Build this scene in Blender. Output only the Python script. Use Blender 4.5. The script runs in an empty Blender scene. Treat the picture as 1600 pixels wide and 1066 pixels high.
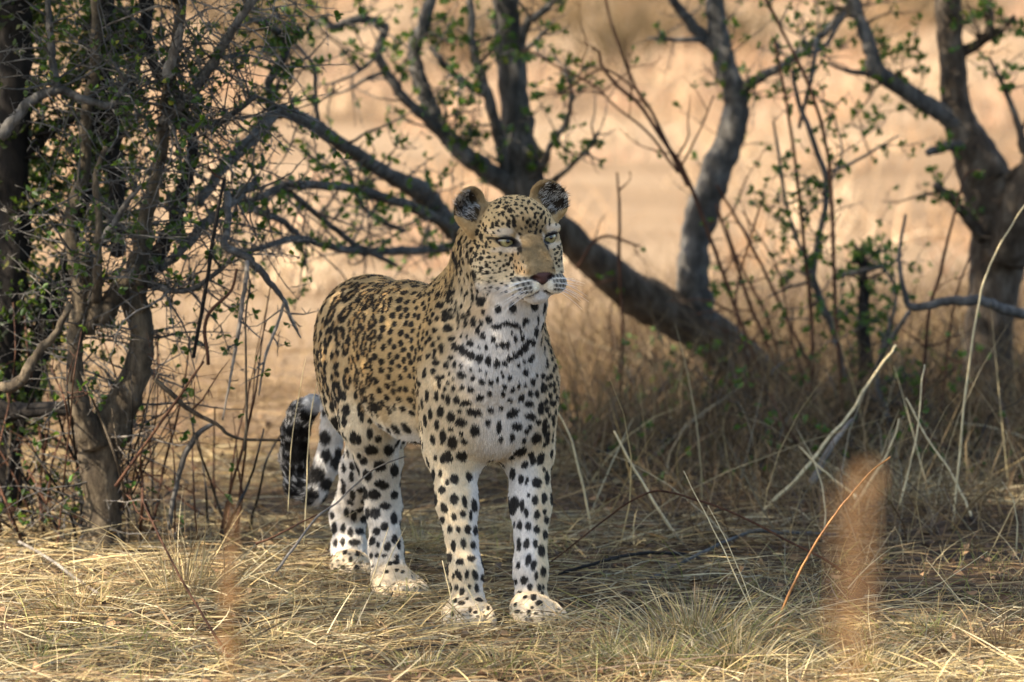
import bpy, bmesh, math, random
import numpy as np
from mathutils import Vector, Matrix, kdtree
from mathutils.bvhtree import BVHTree

# ------------------------------------------------------------------ camera, light, exposure
SC = bpy.context.scene
COL = SC.collection
CAM_LOC = Vector((0.0, -15.0, 2.0))
PITCH = math.radians(5.449)
FPX = 11800.0                                  # focal length in pixels of the 1600 px wide photograph
cam_data = bpy.data.cameras.new("camera")
cam = bpy.data.objects.new("camera", cam_data)
COL.objects.link(cam)
cam.location = CAM_LOC
cam.rotation_euler = (math.pi / 2 - PITCH, 0, 0)
cam_data.sensor_width = 36.0
cam_data.lens = 36.0 * FPX / 1600.0
cam_data.clip_start = 0.1
cam_data.clip_end = 3000
cam_data.dof.use_dof = True
cam_data.dof.focus_distance = 15.02
cam_data.dof.aperture_fstop = 5.2
SC.camera = cam

SUN_ELEV = math.radians(46)
SUN_DIR = Vector((-0.93, -0.37, 0)).normalized() * math.cos(SUN_ELEV) + Vector((0, 0, math.sin(SUN_ELEV)))
world = bpy.data.worlds.new("World")
SC.world = world
world.use_nodes = True
wn = world.node_tree.nodes
sky = wn.new("ShaderNodeTexSky")
sky.sky_type = 'NISHITA'
sky.sun_disc = False
sky.sun_elevation = SUN_ELEV
sky.sun_rotation = math.atan2(SUN_DIR.x, SUN_DIR.y)
sky.dust_density = 2.0
wn["Background"].inputs["Strength"].default_value = 0.125
world.node_tree.links.new(sky.outputs[0], wn["Background"].inputs["Color"])
sun_data = bpy.data.lights.new("sun", 'SUN')
sun = bpy.data.objects.new("sun", sun_data)
COL.objects.link(sun)
sun_data.energy = 5.0
sun_data.angle = math.radians(0.5)
sun_data.color = (1.0, 0.87, 0.70)
sun.rotation_euler = SUN_DIR.to_track_quat('Z', 'Y').to_euler()
sun.location = (-20, -10, 20)
SC.view_settings.view_transform = 'Standard'
SC.view_settings.look = 'None'
SC.view_settings.gamma = 1.0
SC.view_settings.exposure = 1.6
SC.render.engine = 'CYCLES'
SC.cycles.use_denoising = True
SC.cycles.max_bounces = 6

# ------------------------------------------------------------------ helpers
CF = Vector((0, math.cos(PITCH), -math.sin(PITCH)))
CU = Vector((0, math.sin(PITCH), math.cos(PITCH)))
CR = Vector((1, 0, 0))
def ray(px, py):
    return (CF + CR * ((px - 800) / FPX) + CU * ((533 - py) / FPX))
def W(px, py, Y):
    """the point seen at a photograph pixel, Y metres behind the leopard's forefeet"""
    d = ray(px, py)
    return CAM_LOC + d * ((Y - CAM_LOC.y) / d.y)
def G(px, py, z=0.0):
    """where the ground is seen at a photograph pixel"""
    d = ray(px, py)
    return CAM_LOC + d * ((z - CAM_LOC.z) / d.z)
def scale_at(Y):
    return (Y + 15.1) / FPX                    # metres per photograph pixel

def lin(r, g, b):
    f = lambda c: c / 12.92 if c <= 0.04045 else ((c + 0.055) / 1.055) ** 2.4
    return (f(r / 255), f(g / 255), f(b / 255))

def tag(o, label=None, cat=None, group=None, kind=None):
    if label: o["label"] = label
    if cat: o["category"] = cat
    if group: o["group"] = group
    if kind: o["kind"] = kind
    return o
def empty(name, loc=(0, 0, 0)):
    o = bpy.data.objects.new(name, None)
    o.empty_display_size = 0.1
    o.location = loc
    COL.objects.link(o)
    return o
def link(name, me, mat=None, parent=None):
    o = bpy.data.objects.new(name, me)
    COL.objects.link(o)
    if mat is not None and len(me.materials) == 0:
        me.materials.append(mat)
    if parent is not None:
        o.parent = parent
        o.matrix_parent_inverse = Matrix.Translation(-Vector(parent.location))
    return o
def mesh_from(name, v, f, smooth=True):
    me = bpy.data.meshes.new(name)
    v = np.asarray(v, dtype=np.float32); f = np.asarray(f, dtype=np.int32)
    me.vertices.add(len(v)); me.vertices.foreach_set("co", v.ravel())
    n = f.shape[1]
    me.loops.add(f.size); me.loops.foreach_set("vertex_index", f.ravel())
    me.polygons.add(len(f))
    me.polygons.foreach_set("loop_start", np.arange(0, f.size, n, dtype=np.int32))
    me.polygons.foreach_set("use_smooth", np.full(len(f), smooth, dtype=bool))
    me.update(calc_edges=True)
    me.validate()
    return me

class Nodes:
    """short-hand for building a material"""
    def __init__(self, name):
        self.mat = bpy.data.materials.new(name)
        self.mat.use_nodes = True
        self.t = self.mat.node_tree
        self.bsdf = self.t.nodes["Principled BSDF"]
        self.out = self.t.nodes["Material Output"]
    def n(self, kind, **kw):
        nd = self.t.nodes.new(kind)
        for k, v in kw.items():
            if k.startswith("i_"):
                key = k[2:]
                key = int(key) if key.isdigit() else key.replace("_", " ")
                nd.inputs[key].default_value = v
            else:
                setattr(nd, k, v)
        return nd
    def l(self, a, b):
        self.t.links.new(a, b)
    def set(self, **kw):
        for k, v in kw.items():
            self.bsdf.inputs[k.replace("_", " ")].default_value = v
    def ramp(self, fac, stops):
        r = self.n("ShaderNodeValToRGB")
        e = r.color_ramp.elements
        while len(e) < len(stops): e.new(0.5)
        for el, (p, c) in zip(e, stops):
            el.position = p; el.color = (*c, 1)
        self.l(fac, r.inputs[0])
        return r.outputs[0]
    def noise(self, scale, detail=4, rough=0.6, vec=None, dist=0.0):
        nd = self.n("ShaderNodeTexNoise")
        nd.inputs["Scale"].default_value = scale; nd.inputs["Detail"].default_value = detail
        nd.inputs["Roughness"].default_value = rough; nd.inputs["Distortion"].default_value = dist
        if vec is not None: self.l(vec, nd.inputs["Vector"])
        return nd.outputs["Fac"]
    def bump(self, h, strength=0.4, dist=0.01):
        b = self.n("ShaderNodeBump"); b.inputs["Strength"].default_value = strength; b.inputs["Distance"].default_value = dist
        self.l(h, b.inputs["Height"]); self.l(b.outputs[0], self.bsdf.inputs["Normal"])

rng = np.random.default_rng(7)
R = random.Random(11)
def smooth01(x, a, b):
    t = np.clip((x - a) / (b - a), 0, 1)
    return t * t * (3 - 2 * t)
_perm = np.random.default_rng(3).permutation(512)
_gr = np.random.default_rng(4).normal(size=(512, 3)); _gr /= np.linalg.norm(_gr, axis=1)[:, None]
def noise3(p):
    """gradient noise, about -0.8 to 0.8"""
    p = np.asarray(p, dtype=np.float64)
    i = np.floor(p).astype(int); f = p - i
    u = f * f * f * (f * (f * 6 - 15) + 10)
    out = 0
    for dx in (0, 1):
        for dy in (0, 1):
            for dz in (0, 1):
                h = _perm[(_perm[(_perm[(i[:, 0] + dx) & 511] + i[:, 1] + dy) & 511] + i[:, 2] + dz) & 511]
                g = (_gr[h] * (f - (dx, dy, dz))).sum(1)
                w = (u[:, 0] if dx else 1 - u[:, 0]) * (u[:, 1] if dy else 1 - u[:, 1]) * (u[:, 2] if dz else 1 - u[:, 2])
                out = out + g * w
    return out * 1.5
# ================================================================== ground
def gh(x, y):
    x = np.asarray(x, float); y = np.asarray(y, float)
    p = np.stack([x, y, np.zeros_like(x)], -1).reshape(-1, 3)
    h = noise3(p * 0.9 + 5.1) * 0.02 + noise3(p * 3.1) * 0.009
    h = h.reshape(x.shape)
    flat = smooth01(np.hypot(x + 0.12, (y - 0.35) * 0.8), 0.5, 1.3)
    far = noise3(p * 0.06 + 9.7).reshape(x.shape) * 0.35 * smooth01(y, 12, 40)
    return h * flat + far
def spaced(lo, hi, fine_lo, fine_hi, step):
    c = list(np.arange(fine_lo, fine_hi, step))
    s, v = step, fine_hi
    up = []
    while v < hi: up.append(v); s *= 1.13; v += s
    up.append(hi)
    s, v = step, fine_lo - step
    dn = []
    while v > lo: dn.append(v); s *= 1.13; v -= s
    dn.append(lo)
    return np.array(dn[::-1] + c + up)
gxs = spaced(-900, 900, -2.6, 2.6, 0.05); gys = spaced(-300, 1600, -2.5, 8.0, 0.05)
GX, GY = np.meshgrid(gxs, gys, indexing='ij')
GZ = gh(GX, GY)
nx, ny = GX.shape
ii = np.arange(nx * ny).reshape(nx, ny)
gf = np.stack([ii[:-1, :-1], ii[1:, :-1], ii[1:, 1:], ii[:-1, 1:]], -1).reshape(-1, 4)
m = Nodes("sandy_soil")
tc = m.n("ShaderNodeTexCoord"); P_ = tc.outputs["Object"]
sand = m.ramp(m.noise(0.32, 5, 0.62, P_, 0.8), [(0.30, lin(100, 82, 60)), (0.44, lin(136, 113, 86)), (0.57, lin(160, 138, 110)), (0.74, lin(118, 96, 71))])
fine = m.ramp(m.noise(26, 5, 0.7, P_), [(0.3, (0.62, 0.6, 0.58)), (0.7, (1.0, 1.0, 1.0))])
mx = m.n("ShaderNodeMix", data_type='RGBA', blend_type='MULTIPLY'); mx.inputs["Factor"].default_value = 0.8
m.l(sand, mx.inputs["A"]); m.l(fine, mx.inputs["B"])
duff = m.ramp(m.noise(34, 6, 0.75, P_), [(0.25, lin(36, 29, 23)), (0.45, lin(62, 50, 39)), (0.62, lin(92, 74, 56)), (0.8, lin(116, 94, 72))])
sep = m.n("ShaderNodeSeparateXYZ"); m.l(P_, sep.inputs[0])
wob = m.n("ShaderNodeMath", operation='MULTIPLY_ADD'); wob.inputs[1].default_value = 5.0; m.l(m.noise(0.5, 4, 0.6, P_), wob.inputs[0]); lft = m.n("ShaderNodeMapRange"); lft.inputs[1].default_value = 0.55; lft.inputs[2].default_value = -0.25; lft.inputs[4].default_value = 3.6; m.l(sep.outputs[0], lft.inputs[0])
ady = m.n("ShaderNodeMath", operation='ADD'); m.l(sep.outputs[1], ady.inputs[0]); m.l(lft.outputs[0], ady.inputs[1]); m.l(ady.outputs[0], wob.inputs[2])
mr = m.n("ShaderNodeMapRange"); mr.inputs[1].default_value = 7.5; mr.inputs[2].default_value = 11.0; m.l(wob.outputs[0], mr.inputs[0])
mx2 = m.n("ShaderNodeMix", data_type='RGBA'); m.l(mr.outputs[0], mx2.inputs["Factor"]); m.l(duff, mx2.inputs["A"]); m.l(mx.outputs["Result"], mx2.inputs["B"])
m.l(mx2.outputs["Result"], m.bsdf.inputs["Base Color"]); m.set(Roughness=0.95, Specular_IOR_Level=0.1)
m.bump(m.noise(55, 6, 0.8, P_), 0.8, 0.02)
ground = link("ground", mesh_from("ground", np.stack([GX, GY, GZ], -1).reshape(-1, 3), gf), m.mat)
tag(ground, kind="structure")
# ================================================================== trees and shrubs
def bark_mat(name, dark, mid, light, patch=None):
    m = Nodes(name)
    tc = m.n("ShaderNodeTexCoord"); mp = m.n("ShaderNodeMapping"); mp.inputs["Scale"].default_value = (1, 1, 0.35)
    m.l(tc.outputs["Object"], mp.inputs[0])
    a = m.noise(38, 7, 0.72, mp.outputs[0], 0.4)
    c = m.ramp(a, [(0.28, dark), (0.48, mid), (0.70, light)])
    b = m.ramp(m.noise(5.5, 3, 0.6, tc.outputs["Object"]), [(0.36, (0.55, 0.53, 0.50)), (0.62, (1.0, 1.0, 1.0))])
    mx = m.n("ShaderNodeMix", data_type='RGBA', blend_type='MULTIPLY'); mx.inputs["Factor"].default_value = 0.75
    m.l(c, mx.inputs["A"]); m.l(b, mx.inputs["B"])
    m.l(mx.outputs["Result"], m.bsdf.inputs["Base Color"]); m.set(Roughness=0.85, Specular_IOR_Level=0.25)
    m.bump(m.noise(60, 6, 0.8, mp.outputs[0], 0.6), 0.9, 0.009)
    return m.mat
BARK_GREY = bark_mat("grey_bark", lin(45, 43, 40), lin(88, 85, 80), lin(136, 132, 126))
BARK_BROWN = bark_mat("brown_bark", lin(38, 32, 26), lin(80, 70, 56), lin(132, 118, 96))
BARK_DARK = bark_mat("dark_bark", lin(16, 14, 12), lin(32, 28, 24), lin(54, 48, 42))  # near-black; on the left-edge tree the colour stands in for canopy shade
BARK_RED = bark_mat("red_brown_stem", lin(52, 34, 26), lin(86, 58, 42), lin(122, 88, 64))
BARK_BOUGH = bark_mat("bough_bark", lin(42, 35, 28), lin(84, 72, 59), lin(126, 116, 102))
BARK_PALE = bark_mat("pale_dead_wood", lin(84, 78, 70), lin(128, 120, 110), lin(178, 170, 158))
def leaf_mat(name, c1, c2, c3):
    m = Nodes(name)
    g = m.n("ShaderNodeNewGeometry")
    m.l(m.ramp(g.outputs["Random Per Island"], [(0.0, c1), (0.5, c2), (0.93, c3), (1.0, lin(150, 140, 50))]), m.bsdf.inputs["Base Color"])
    m.set(Roughness=0.5, Specular_IOR_Level=0.35)
    tr = m.n("ShaderNodeBsdfTranslucent"); tr.inputs[0].default_value = (*lin(120, 150, 50), 1)
    mix = m.n("ShaderNodeMixShader"); mix.inputs[0].default_value = 0.3
    m.l(m.bsdf.outputs[0], mix.inputs[1]); m.l(tr.outputs[0], mix.inputs[2]); m.l(mix.outputs[0], m.out.inputs[0])
    return m.mat
LEAF = leaf_mat("green_leaf", lin(36, 60, 22), lin(54, 84, 30), lin(84, 116, 48))
LEAF_SHADE_TINT = leaf_mat("shade_tinted_leaf", lin(13, 18, 9), lin(21, 29, 13), lin(38, 50, 22))  # leaf colour lowered to carry the deep shade inside the canopy

LEAF_MID = leaf_mat("mid_leaf", lin(26, 40, 16), lin(40, 60, 24), lin(66, 92, 38))

def catmull(P, n):
    """resample control rows (x, y, z, r) smoothly"""
    P = np.asarray(P, float)
    if len(P) == 2:
        t = np.linspace(0, 1, n)[:, None]
        return P[0] * (1 - t) + P[1] * t
    Q = np.vstack([2 * P[0] - P[1], P, 2 * P[-1] - P[-2]])
    seg = np.linspace(0, len(P) - 1 - 1e-6, n)
    i = seg.astype(int); t = (seg - i)[:, None]
    a, b, c, d = Q[i], Q[i + 1], Q[i + 2], Q[i + 3]
    return 0.5 * (2 * b + (c - a) * t + (2 * a - 5 * b + 4 * c - d) * t ** 2 + (3 * b - a - 3 * c + d) * t ** 3)
def tube_np(path, rad, sides, rough=0.0, seed=0.0):
    path = np.asarray(path, float); n = len(path)
    T = np.gradient(path, axis=0); T /= np.maximum(np.linalg.norm(T, axis=1), 1e-9)[:, None]
    ref = np.array([0, 0, 1.0]) if abs(T[0, 2]) < 0.8 else np.array([1.0, 0, 0])
    U = np.zeros_like(T); u = ref
    for i in range(n):
        u = u - T[i] * (u @ T[i]); u /= max(np.linalg.norm(u), 1e-9); U[i] = u
    Wv = np.cross(T, U)
    a = np.linspace(0, 2 * np.pi, sides, endpoint=False)
    ring = U[:, None, :] * np.cos(a)[None, :, None] + Wv[:, None, :] * np.sin(a)[None, :, None]
    r = np.asarray(rad)[:, None] * np.ones((1, sides))
    if rough:
        q = (path[:, None, :] + ring * r[..., None])
        k = 0.9 / max(np.mean(rad), 1e-4)
        nn = noise3(q.reshape(-1, 3) * min(k, 60) + seed).reshape(n, sides) + 0.5 * noise3(q.reshape(-1, 3) * min(k, 60) * 2.7 + seed).reshape(n, sides)
        r = r * (1 + rough * nn)
    v = (path[:, None, :] + ring * r[..., None]).reshape(-1, 3)
    i = np.arange(n - 1)[:, None] * sides; j = np.arange(sides)[None, :]; k2 = (j + 1) % sides
    f = np.stack([i + j, i + k2, i + sides + k2, i + sides + j], -1).reshape(-1, 4)
    e = len(v)
    v = np.vstack([v, path[:1] - T[:1] * rad[0] * .3, path[-1:] + T[-1:] * rad[-1] * .5])
    c1 = np.stack([np.full(sides, e), (np.arange(sides) + 1) % sides, np.arange(sides), np.arange(sides)], 1)
    b0 = (n - 1) * sides
    c2 = np.stack([np.full(sides, e + 1), b0 + np.arange(sides), b0 + (np.arange(sides) + 1) % sides, b0 + (np.arange(sides) + 1) % sides], 1)
    return v, f, np.vstack([c1, c2])[:, :3]
class Acc:
    """collects pieces into one mesh (quads, triangles stored as fans)"""
    def __init__(self): self.v = []; self.f = []; self.t = []; self.n = 0
    def add(self, v, f, t=None):
        self.v.append(v); self.f.append(np.asarray(f) + self.n)
        if t is not None: self.t.append(np.asarray(t) + self.n)
        self.n += len(v)
    def mesh(self, name, smooth=True):
        v = np.concatenate(self.v)
        me = bpy.data.meshes.new(name)
        q = np.concatenate(self.f) if self.f else np.zeros((0, 4), int)
        t = np.concatenate(self.t) if self.t else np.zeros((0, 3), int)
        me.vertices.add(len(v)); me.vertices.foreach_set("co", v.astype(np.float32).ravel())
        li = np.concatenate([q.ravel(), t.ravel()]).astype(np.int32)
        me.loops.add(len(li)); me.loops.foreach_set("vertex_index", li)
        me.polygons.add(len(q) + len(t))
        st = np.concatenate([np.arange(len(q)) * q.shape[1], q.size + np.arange(len(t)) * 3]).astype(np.int32)
        me.polygons.foreach_set("loop_start", st)
        me.polygons.foreach_set("use_smooth", np.full(len(st), smooth, dtype=bool))
        me.update(calc_edges=True)
        return me

trng = np.random.default_rng(5)
def limb_path(rows, per=7, wobble=0.25):
    """rows of (px, py, r_px, Y) -> world path and radii"""
    P = []
    for (px, py, r, Y) in rows:
        p = W(px, py, Y); P.append((*p, r * scale_at(Y)))
    n = max(6, per * (len(P) - 1) + 1)
    C = catmull(P, n)
    path, rad = C[:, :3], np.maximum(C[:, 3], 0.0006)
    sd = trng.random() * 50
    for k in range(3):
        path[:, k] += rad * wobble * np.clip(.011 / rad, .2, 1) * noise3(np.stack([np.linspace(0, n * 0.35, n), np.full(n, sd), np.full(n, k * 7.3)], 1))
    return path, rad
def limb(name, rows, mat, parent, sides=10, rough=0.22, per=9, wobble=0.42):
    path, rad = limb_path(rows, per, wobble)
    v, f, t = tube_np(path, rad, sides, rough, trng.random() * 30)
    a = Acc(); a.add(v, f, t)
    o = link(name, a.mesh(name), mat, parent)
    return path, rad

def grow(paths, acc, leaf_pts, n, length, r0=0.0035, up=0.25, spurs=True, leafp=0.6, depth=1, zig=0.35, away=None, yflat=0.6):
    """side twigs on the given limb paths, with short spurs that carry leaves"""
    lens = np.array([np.linalg.norm(np.diff(p, axis=0), axis=1).sum() for p, r in paths])
    pr = lens / lens.sum()
    out = []
    for _ in range(n):
        path, rad = paths[trng.choice(len(paths), p=pr)]
        i = int(trng.integers(1, len(path)))
        base = path[i]; T = path[i] - path[i - 1]; T = T / max(np.linalg.norm(T), 1e-9)
        d = trng.normal(size=3); d[1] *= yflat; d -= T * (d @ T); d /= max(np.linalg.norm(d), 1e-6)
        d = d + T * trng.uniform(-.1, .7) + np.array([0, 0, up]); d /= np.linalg.norm(d)
        L = trng.uniform(*length); ns = max(4, int(L / 0.035))
        step = L / ns
        pts = [base]; dd = d.copy()
        for k in range(ns):
            dd = dd + trng.normal(size=3) * zig * (0.6, 0.5, 0.6) + np.array([0, 0, up * 0.12]); dd /= np.linalg.norm(dd)
            pts.append(pts[-1] + dd * step)
        pts = np.array(pts); rb = min(r0 * (0.6 + 0.8 * trng.random()), rad[i] * 0.8)
        rr = np.linspace(rb, rb * 0.3, len(pts))
        v, f, t = tube_np(pts, rr, 5); acc.add(v, f, t)
        out.append((pts, rr))
        if spurs:
            for k in range(1, len(pts)):
                for _s in range(trng.integers(0, 3)):
                    q = pts[k - 1] + (pts[k] - pts[k - 1]) * trng.random()
                    sd = trng.normal(size=3); sd += np.array([0, 0, .3]); sd /= np.linalg.norm(sd)
                    sl = trng.uniform(0.006, 0.022)
                    e = q + sd * sl
                    v, f, t = tube_np(np.array([q, e]), [0.0013, 0.0007], 4); acc.add(v, f, t)
                    if trng.random() < leafp:
                        for _l in range(trng.integers(2, 7)):
                            leaf_pts.append((e, sd + trng.normal(size=3) * 0.7))
    if depth > 1:
        out += grow(out, acc, leaf_pts, int(n * 1.2), (length[0] * .4, length[1] * .5), r0 * .55, up, spurs, leafp, depth - 1, zig, away, yflat)
    return out
def leaves_mesh(name, pts, size, jit=0.0):
    c = np.array([p[0] for p in pts], float); d = np.array([p[1] for p in pts], float)
    return leaf_cloud(name, c, d, size)
def leaf_cloud(name, c, d, size):
    N = len(c)
    d = d / np.maximum(np.linalg.norm(d, axis=1), 1e-6)[:, None]
    u = np.cross(d, trng.normal(size=(N, 3))); u /= np.maximum(np.linalg.norm(u, axis=1), 1e-6)[:, None]
    nrm = np.cross(d, u)
    L = trng.uniform(size[0], size[1], (N, 1)); w = L * trng.uniform(.24, .36, (N, 1))
    b = c; tip = c + d * L - nrm * L * .15
    l1 = c + d * L * .55 + u * w + nrm * w * .35; r1 = c + d * L * .55 - u * w + nrm * w * .35
    l2 = c + d * L * .85 + u * w * .6 + nrm * w * .15; r2 = c + d * L * .85 - u * w * .6 + nrm * w * .15
    v = np.stack([b, l1, l2, tip, r2, r1], 1).reshape(-1, 3)
    k = np.arange(N)[:, None] * 6
    f = np.concatenate([k + np.array([[0, 1, 2, 3]]), k + np.array([[0, 3, 4, 5]])], 0)
    return mesh_from(name, v, f)
def crown_cloud(name, blobs, n, size, thr=0.0, freq=2.2):
    """leafy crown: leaves in overlapping ellipsoids, thinned by noise so that light comes through"""
    pts = []
    vol = np.array([r[0] * r[1] * r[2] for c, r in blobs]); vol = vol / vol.sum()
    need = n
    while need > 0:
        k = trng.choice(len(blobs), size=need * 2, p=vol)
        d = trng.normal(size=(len(k), 3)); d /= np.linalg.norm(d, axis=1)[:, None]
        q = np.array([blobs[i][0] for i in k]) + d * (trng.random((len(k), 1)) ** 0.42) * np.array([blobs[i][1] for i in k])
        q = q[noise3(q * freq) > thr][:need]
        pts.append(q); need -= len(q)
    c = np.concatenate(pts)
    return leaf_cloud(name, c, trng.normal(size=c.shape) + np.array([0, 0, .2]), size), c

# ---------------------------------------------------------------- the forked tree behind the leopard
tree = empty("forked_tree", G(1215, 655))
tag(tree, "grey multi-stemmed tree with a leaning bough that rises behind the leopard's head", "tree")
PT = []
PT.append(limb("trunk", [(1250, 690, 52, 4.1), (1215, 630, 46, 4.1), (1165, 575, 40, 4.05), (1115, 528, 37, 4.0), (1055, 490, 36, 3.95), (1000, 463, 34, 3.9), (945, 422, 29, 3.85), (895, 378, 25, 3.8), (855, 340, 23, 3.75), (815, 325, 18, 3.72), (770, 345, 14, 3.7)], BARK_BOUGH, tree, 16, 0.16, 8))
limb('branch', [(862, 362, 22, 3.78), (834, 315, 25, 3.72), (818, 260, 26, 3.7), (807, 180, 24, 3.7), (797, 90, 22, 3.7), (790, 0, 20, 3.7), (780, -160, 18, 3.6), (740, -420, 13, 3.4)], BARK_GREY, tree, 14)
PT.append(limb("branch", [(1092, 500, 30, 3.97), (1082, 440, 25, 3.95), (1088, 370, 24, 3.95), (1112, 290, 25, 3.95), (1138, 225, 22, 3.95), (1150, 165, 20, 3.95), (1136, 110, 18, 3.95), (1122, 50, 16, 3.95), (1116, -20, 14, 3.95), (1108, -200, 12, 4.0), (1140, -420, 9, 4.1)], BARK_GREY, tree, 14))
PT.append(limb("branch", [(1152, 158, 12, 3.95), (1176, 128, 8, 3.93), (1220, 105, 7, 3.9), (1255, 78, 6.5, 3.88), (1292, 48, 6, 3.85), (1330, 0, 5, 3.85), (1360, -60, 4, 3.85)], BARK_GREY, tree, 8))
PT.append(limb("branch", [(1130, 85, 11, 3.95), (1092, 52, 10, 3.95), (1068, 22, 8, 3.92), (1046, -12, 7, 3.9), (1020, -80, 5, 3.9)], BARK_GREY, tree, 8))
PT.append(limb("branch", [(1105, 62, 5, 3.95), (1060, 62, 3.5, 3.9), (1012, 60, 2, 3.88)], BARK_GREY, tree, 6))
# limb running left from behind the head
PT.append(limb("branch", [(760, 395, 13, 3.7), (722, 372, 14, 3.55), (690, 338, 17, 3.4), (655, 300, 17, 3.3), (612, 276, 12, 3.1), (560, 244, 11, 2.9), (505, 205, 11, 2.6), (455, 178, 11, 2.3), (428, 178, 11, 2.2), (396, 216, 10, 2.1), (350, 262, 9, 2.0), (310, 320, 8, 1.9)], BARK_GREY, tree, 11))
PT.append(limb("branch", [(740, 388, 10, 3.6), (700, 352, 10, 3.4), (650, 326, 9, 3.2), (600, 308, 8, 3.0), (530, 292, 7.5, 2.8), (450, 290, 7, 2.6), (405, 310, 6, 2.5), (360, 318, 4, 2.5)], BARK_GREY, tree, 8))
PT.append(limb("branch", [(720, 380, 9, 3.6), (680, 388, 7, 3.4), (620, 393, 7, 3.1), (560, 393, 6.5, 2.9), (500, 380, 6, 2.7), (455, 374, 6, 2.5), (400, 390, 5, 2.4), (350, 392, 3, 2.4)], BARK_GREY, tree, 8))
PT.append(limb("branch", [(440, 286, 5, 2.6), (480, 322, 5, 2.7), (520, 355, 5, 2.8), (560, 385, 5, 2.9), (620, 415, 3, 3.0)], BARK_GREY, tree, 7))
PT.append(limb("branch", [(630, 360, 4, 3.2), (590, 342, 4, 3.1), (560, 310, 4, 3.0), (540, 250, 3, 3.0)], BARK_GREY, tree, 7))
PT.append(limb("branch", [(400, 330, 7, 2.4), (440, 345, 6, 2.5), (470, 372, 5, 2.6)], BARK_GREY, tree, 7))
# upright stems left of the leaning trunk
PT.append(limb("branch", [(845, 320, 19, 3.75), (800, 292, 17, 3.7), (762, 268, 16, 3.65), (725, 240, 15, 3.6), (695, 208, 14, 3.6), (672, 168, 13, 3.6), (655, 120, 12, 3.6), (648, 75, 11, 3.6), (668, 20, 10, 3.6), (680, -60, 8, 3.6), (660, -250, 6, 3.5)], BARK_GREY, tree, 10))
PT.append(limb("branch", [(700, 222, 9, 3.6), (668, 188, 8.5, 3.55), (628, 148, 8, 3.5), (604, 112, 7.5, 3.5), (590, 82, 7, 3.5), (602, 42, 7, 3.5), (560, 30, 7, 3.45), (520, 42, 5, 3.4), (498, 30, 3, 3.4)], BARK_GREY, tree, 8))
PT.append(limb("branch", [(592, 85, 4, 3.5), (560, 112, 3, 3.45), (520, 130, 2.2, 3.4), (498, 131, 1.5, 3.4)], BARK_GREY, tree, 6))
PT.append(limb("branch", [(604, 112, 4, 3.5), (570, 125, 3, 3.45), (540, 142, 2.2, 3.4), (502, 152, 1.5, 3.4)], BARK_GREY, tree, 6))
PT.append(limb("branch", [(792, 275, 9, 3.7), (782, 230, 9, 3.65), (768, 168, 8.5, 3.6), (752, 118, 8, 3.6), (738, 70, 7, 3.6), (735, 10, 6, 3.6), (728, -60, 5, 3.6)], BARK_GREY, tree, 8))
PT.append(limb("branch", [(762, 148, 7, 3.6), (722, 126, 6, 3.55), (690, 96, 5, 3.5), (672, 72, 4, 3.5)], BARK_GREY, tree, 7))
PT.append(limb("branch", [(812, 285, 8, 3.7), (845, 262, 6, 3.65), (862, 225, 5, 3.6), (885, 190, 4, 3.55), (893, 150, 3, 3.5), (886, 120, 2, 3.5)], BARK_GREY, tree, 7))
PT.append(limb("branch", [(855, 290, 6, 3.7), (890, 262, 4, 3.6), (925, 225, 3, 3.5), (935, 205, 2, 3.5)], BARK_GREY, tree, 7))
PT.append(limb("branch", [(808, 95, 9, 3.7), (822, 40, 7, 3.65), (850, 15, 6, 3.6), (872, -10, 5, 3.6), (900, -80, 4, 3.6)], BARK_GREY, tree, 7))
PT.append(limb("branch", [(806, 95, 5, 3.7), (835, 65, 4, 3.6), (855, 45, 3, 3.55)], BARK_GREY, tree, 7))
PT.append(limb("branch", [(428, 180, 7, 2.2), (420, 130, 7, 2.2), (440, 95, 7, 2.2), (446, 65, 7, 2.2), (420, 40, 6, 2.1), (392, 30, 4, 2.0)], BARK_GREY, tree, 8))
PT.append(limb("branch", [(498, 200, 3.5, 2.6), (493, 150, 3, 2.6), (490, 105, 3, 2.6), (470, 78, 2.5, 2.6), (440, 45, 2, 2.5)], BARK_GREY, tree, 6))
acc = Acc(); lp = []
grow(PT[5:11], acc, lp, 90, (0.05, 0.24), 0.003, 0.05, leafp=0.30, depth=2)
grow(PT[11:20], acc, lp, 120, (0.03, 0.17), 0.003, 0.25, leafp=0.36, depth=2)
grow(PT[1:5] + PT[5:20], acc, lp, 150, (0.06, 0.26), 0.0022, 0.15, leafp=0.1, depth=1, zig=.3)
grow(PT[1:5], acc, lp, 40, (0.05, 0.2), 0.003, 0.2, leafp=0.7, depth=1)
grow([PT[20]] + [PT[21]], acc, lp, 20, (0.06, 0.2), 0.003, 0.1, leafp=0.7, depth=2)
tag(link("twigs", acc.mesh("twigs"), BARK_GREY, tree), kind="stuff")
tag(link("leaves", leaves_mesh("leaves", lp, (0.010, 0.027)), LEAF, tree), kind="stuff")
cm, cc = crown_cloud("crown", [((0.0, 3.2, 2.6), (1.2, 1.0, 0.9)), ((1.0, 4.0, 2.7), (1.2, 1.2, 1.0)), ((-0.9, 2.8, 2.7), (1.0, 1.0, 0.8)), ((0.4, 4.4, 3.2), (1.3, 1.2, 0.8))], 26000, (0.02, 0.045), -0.02)  # unseen leaf mass above the frame, added to shade the tree and ground
tag(link("crown", cm, LEAF, tree), kind="stuff")

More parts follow.
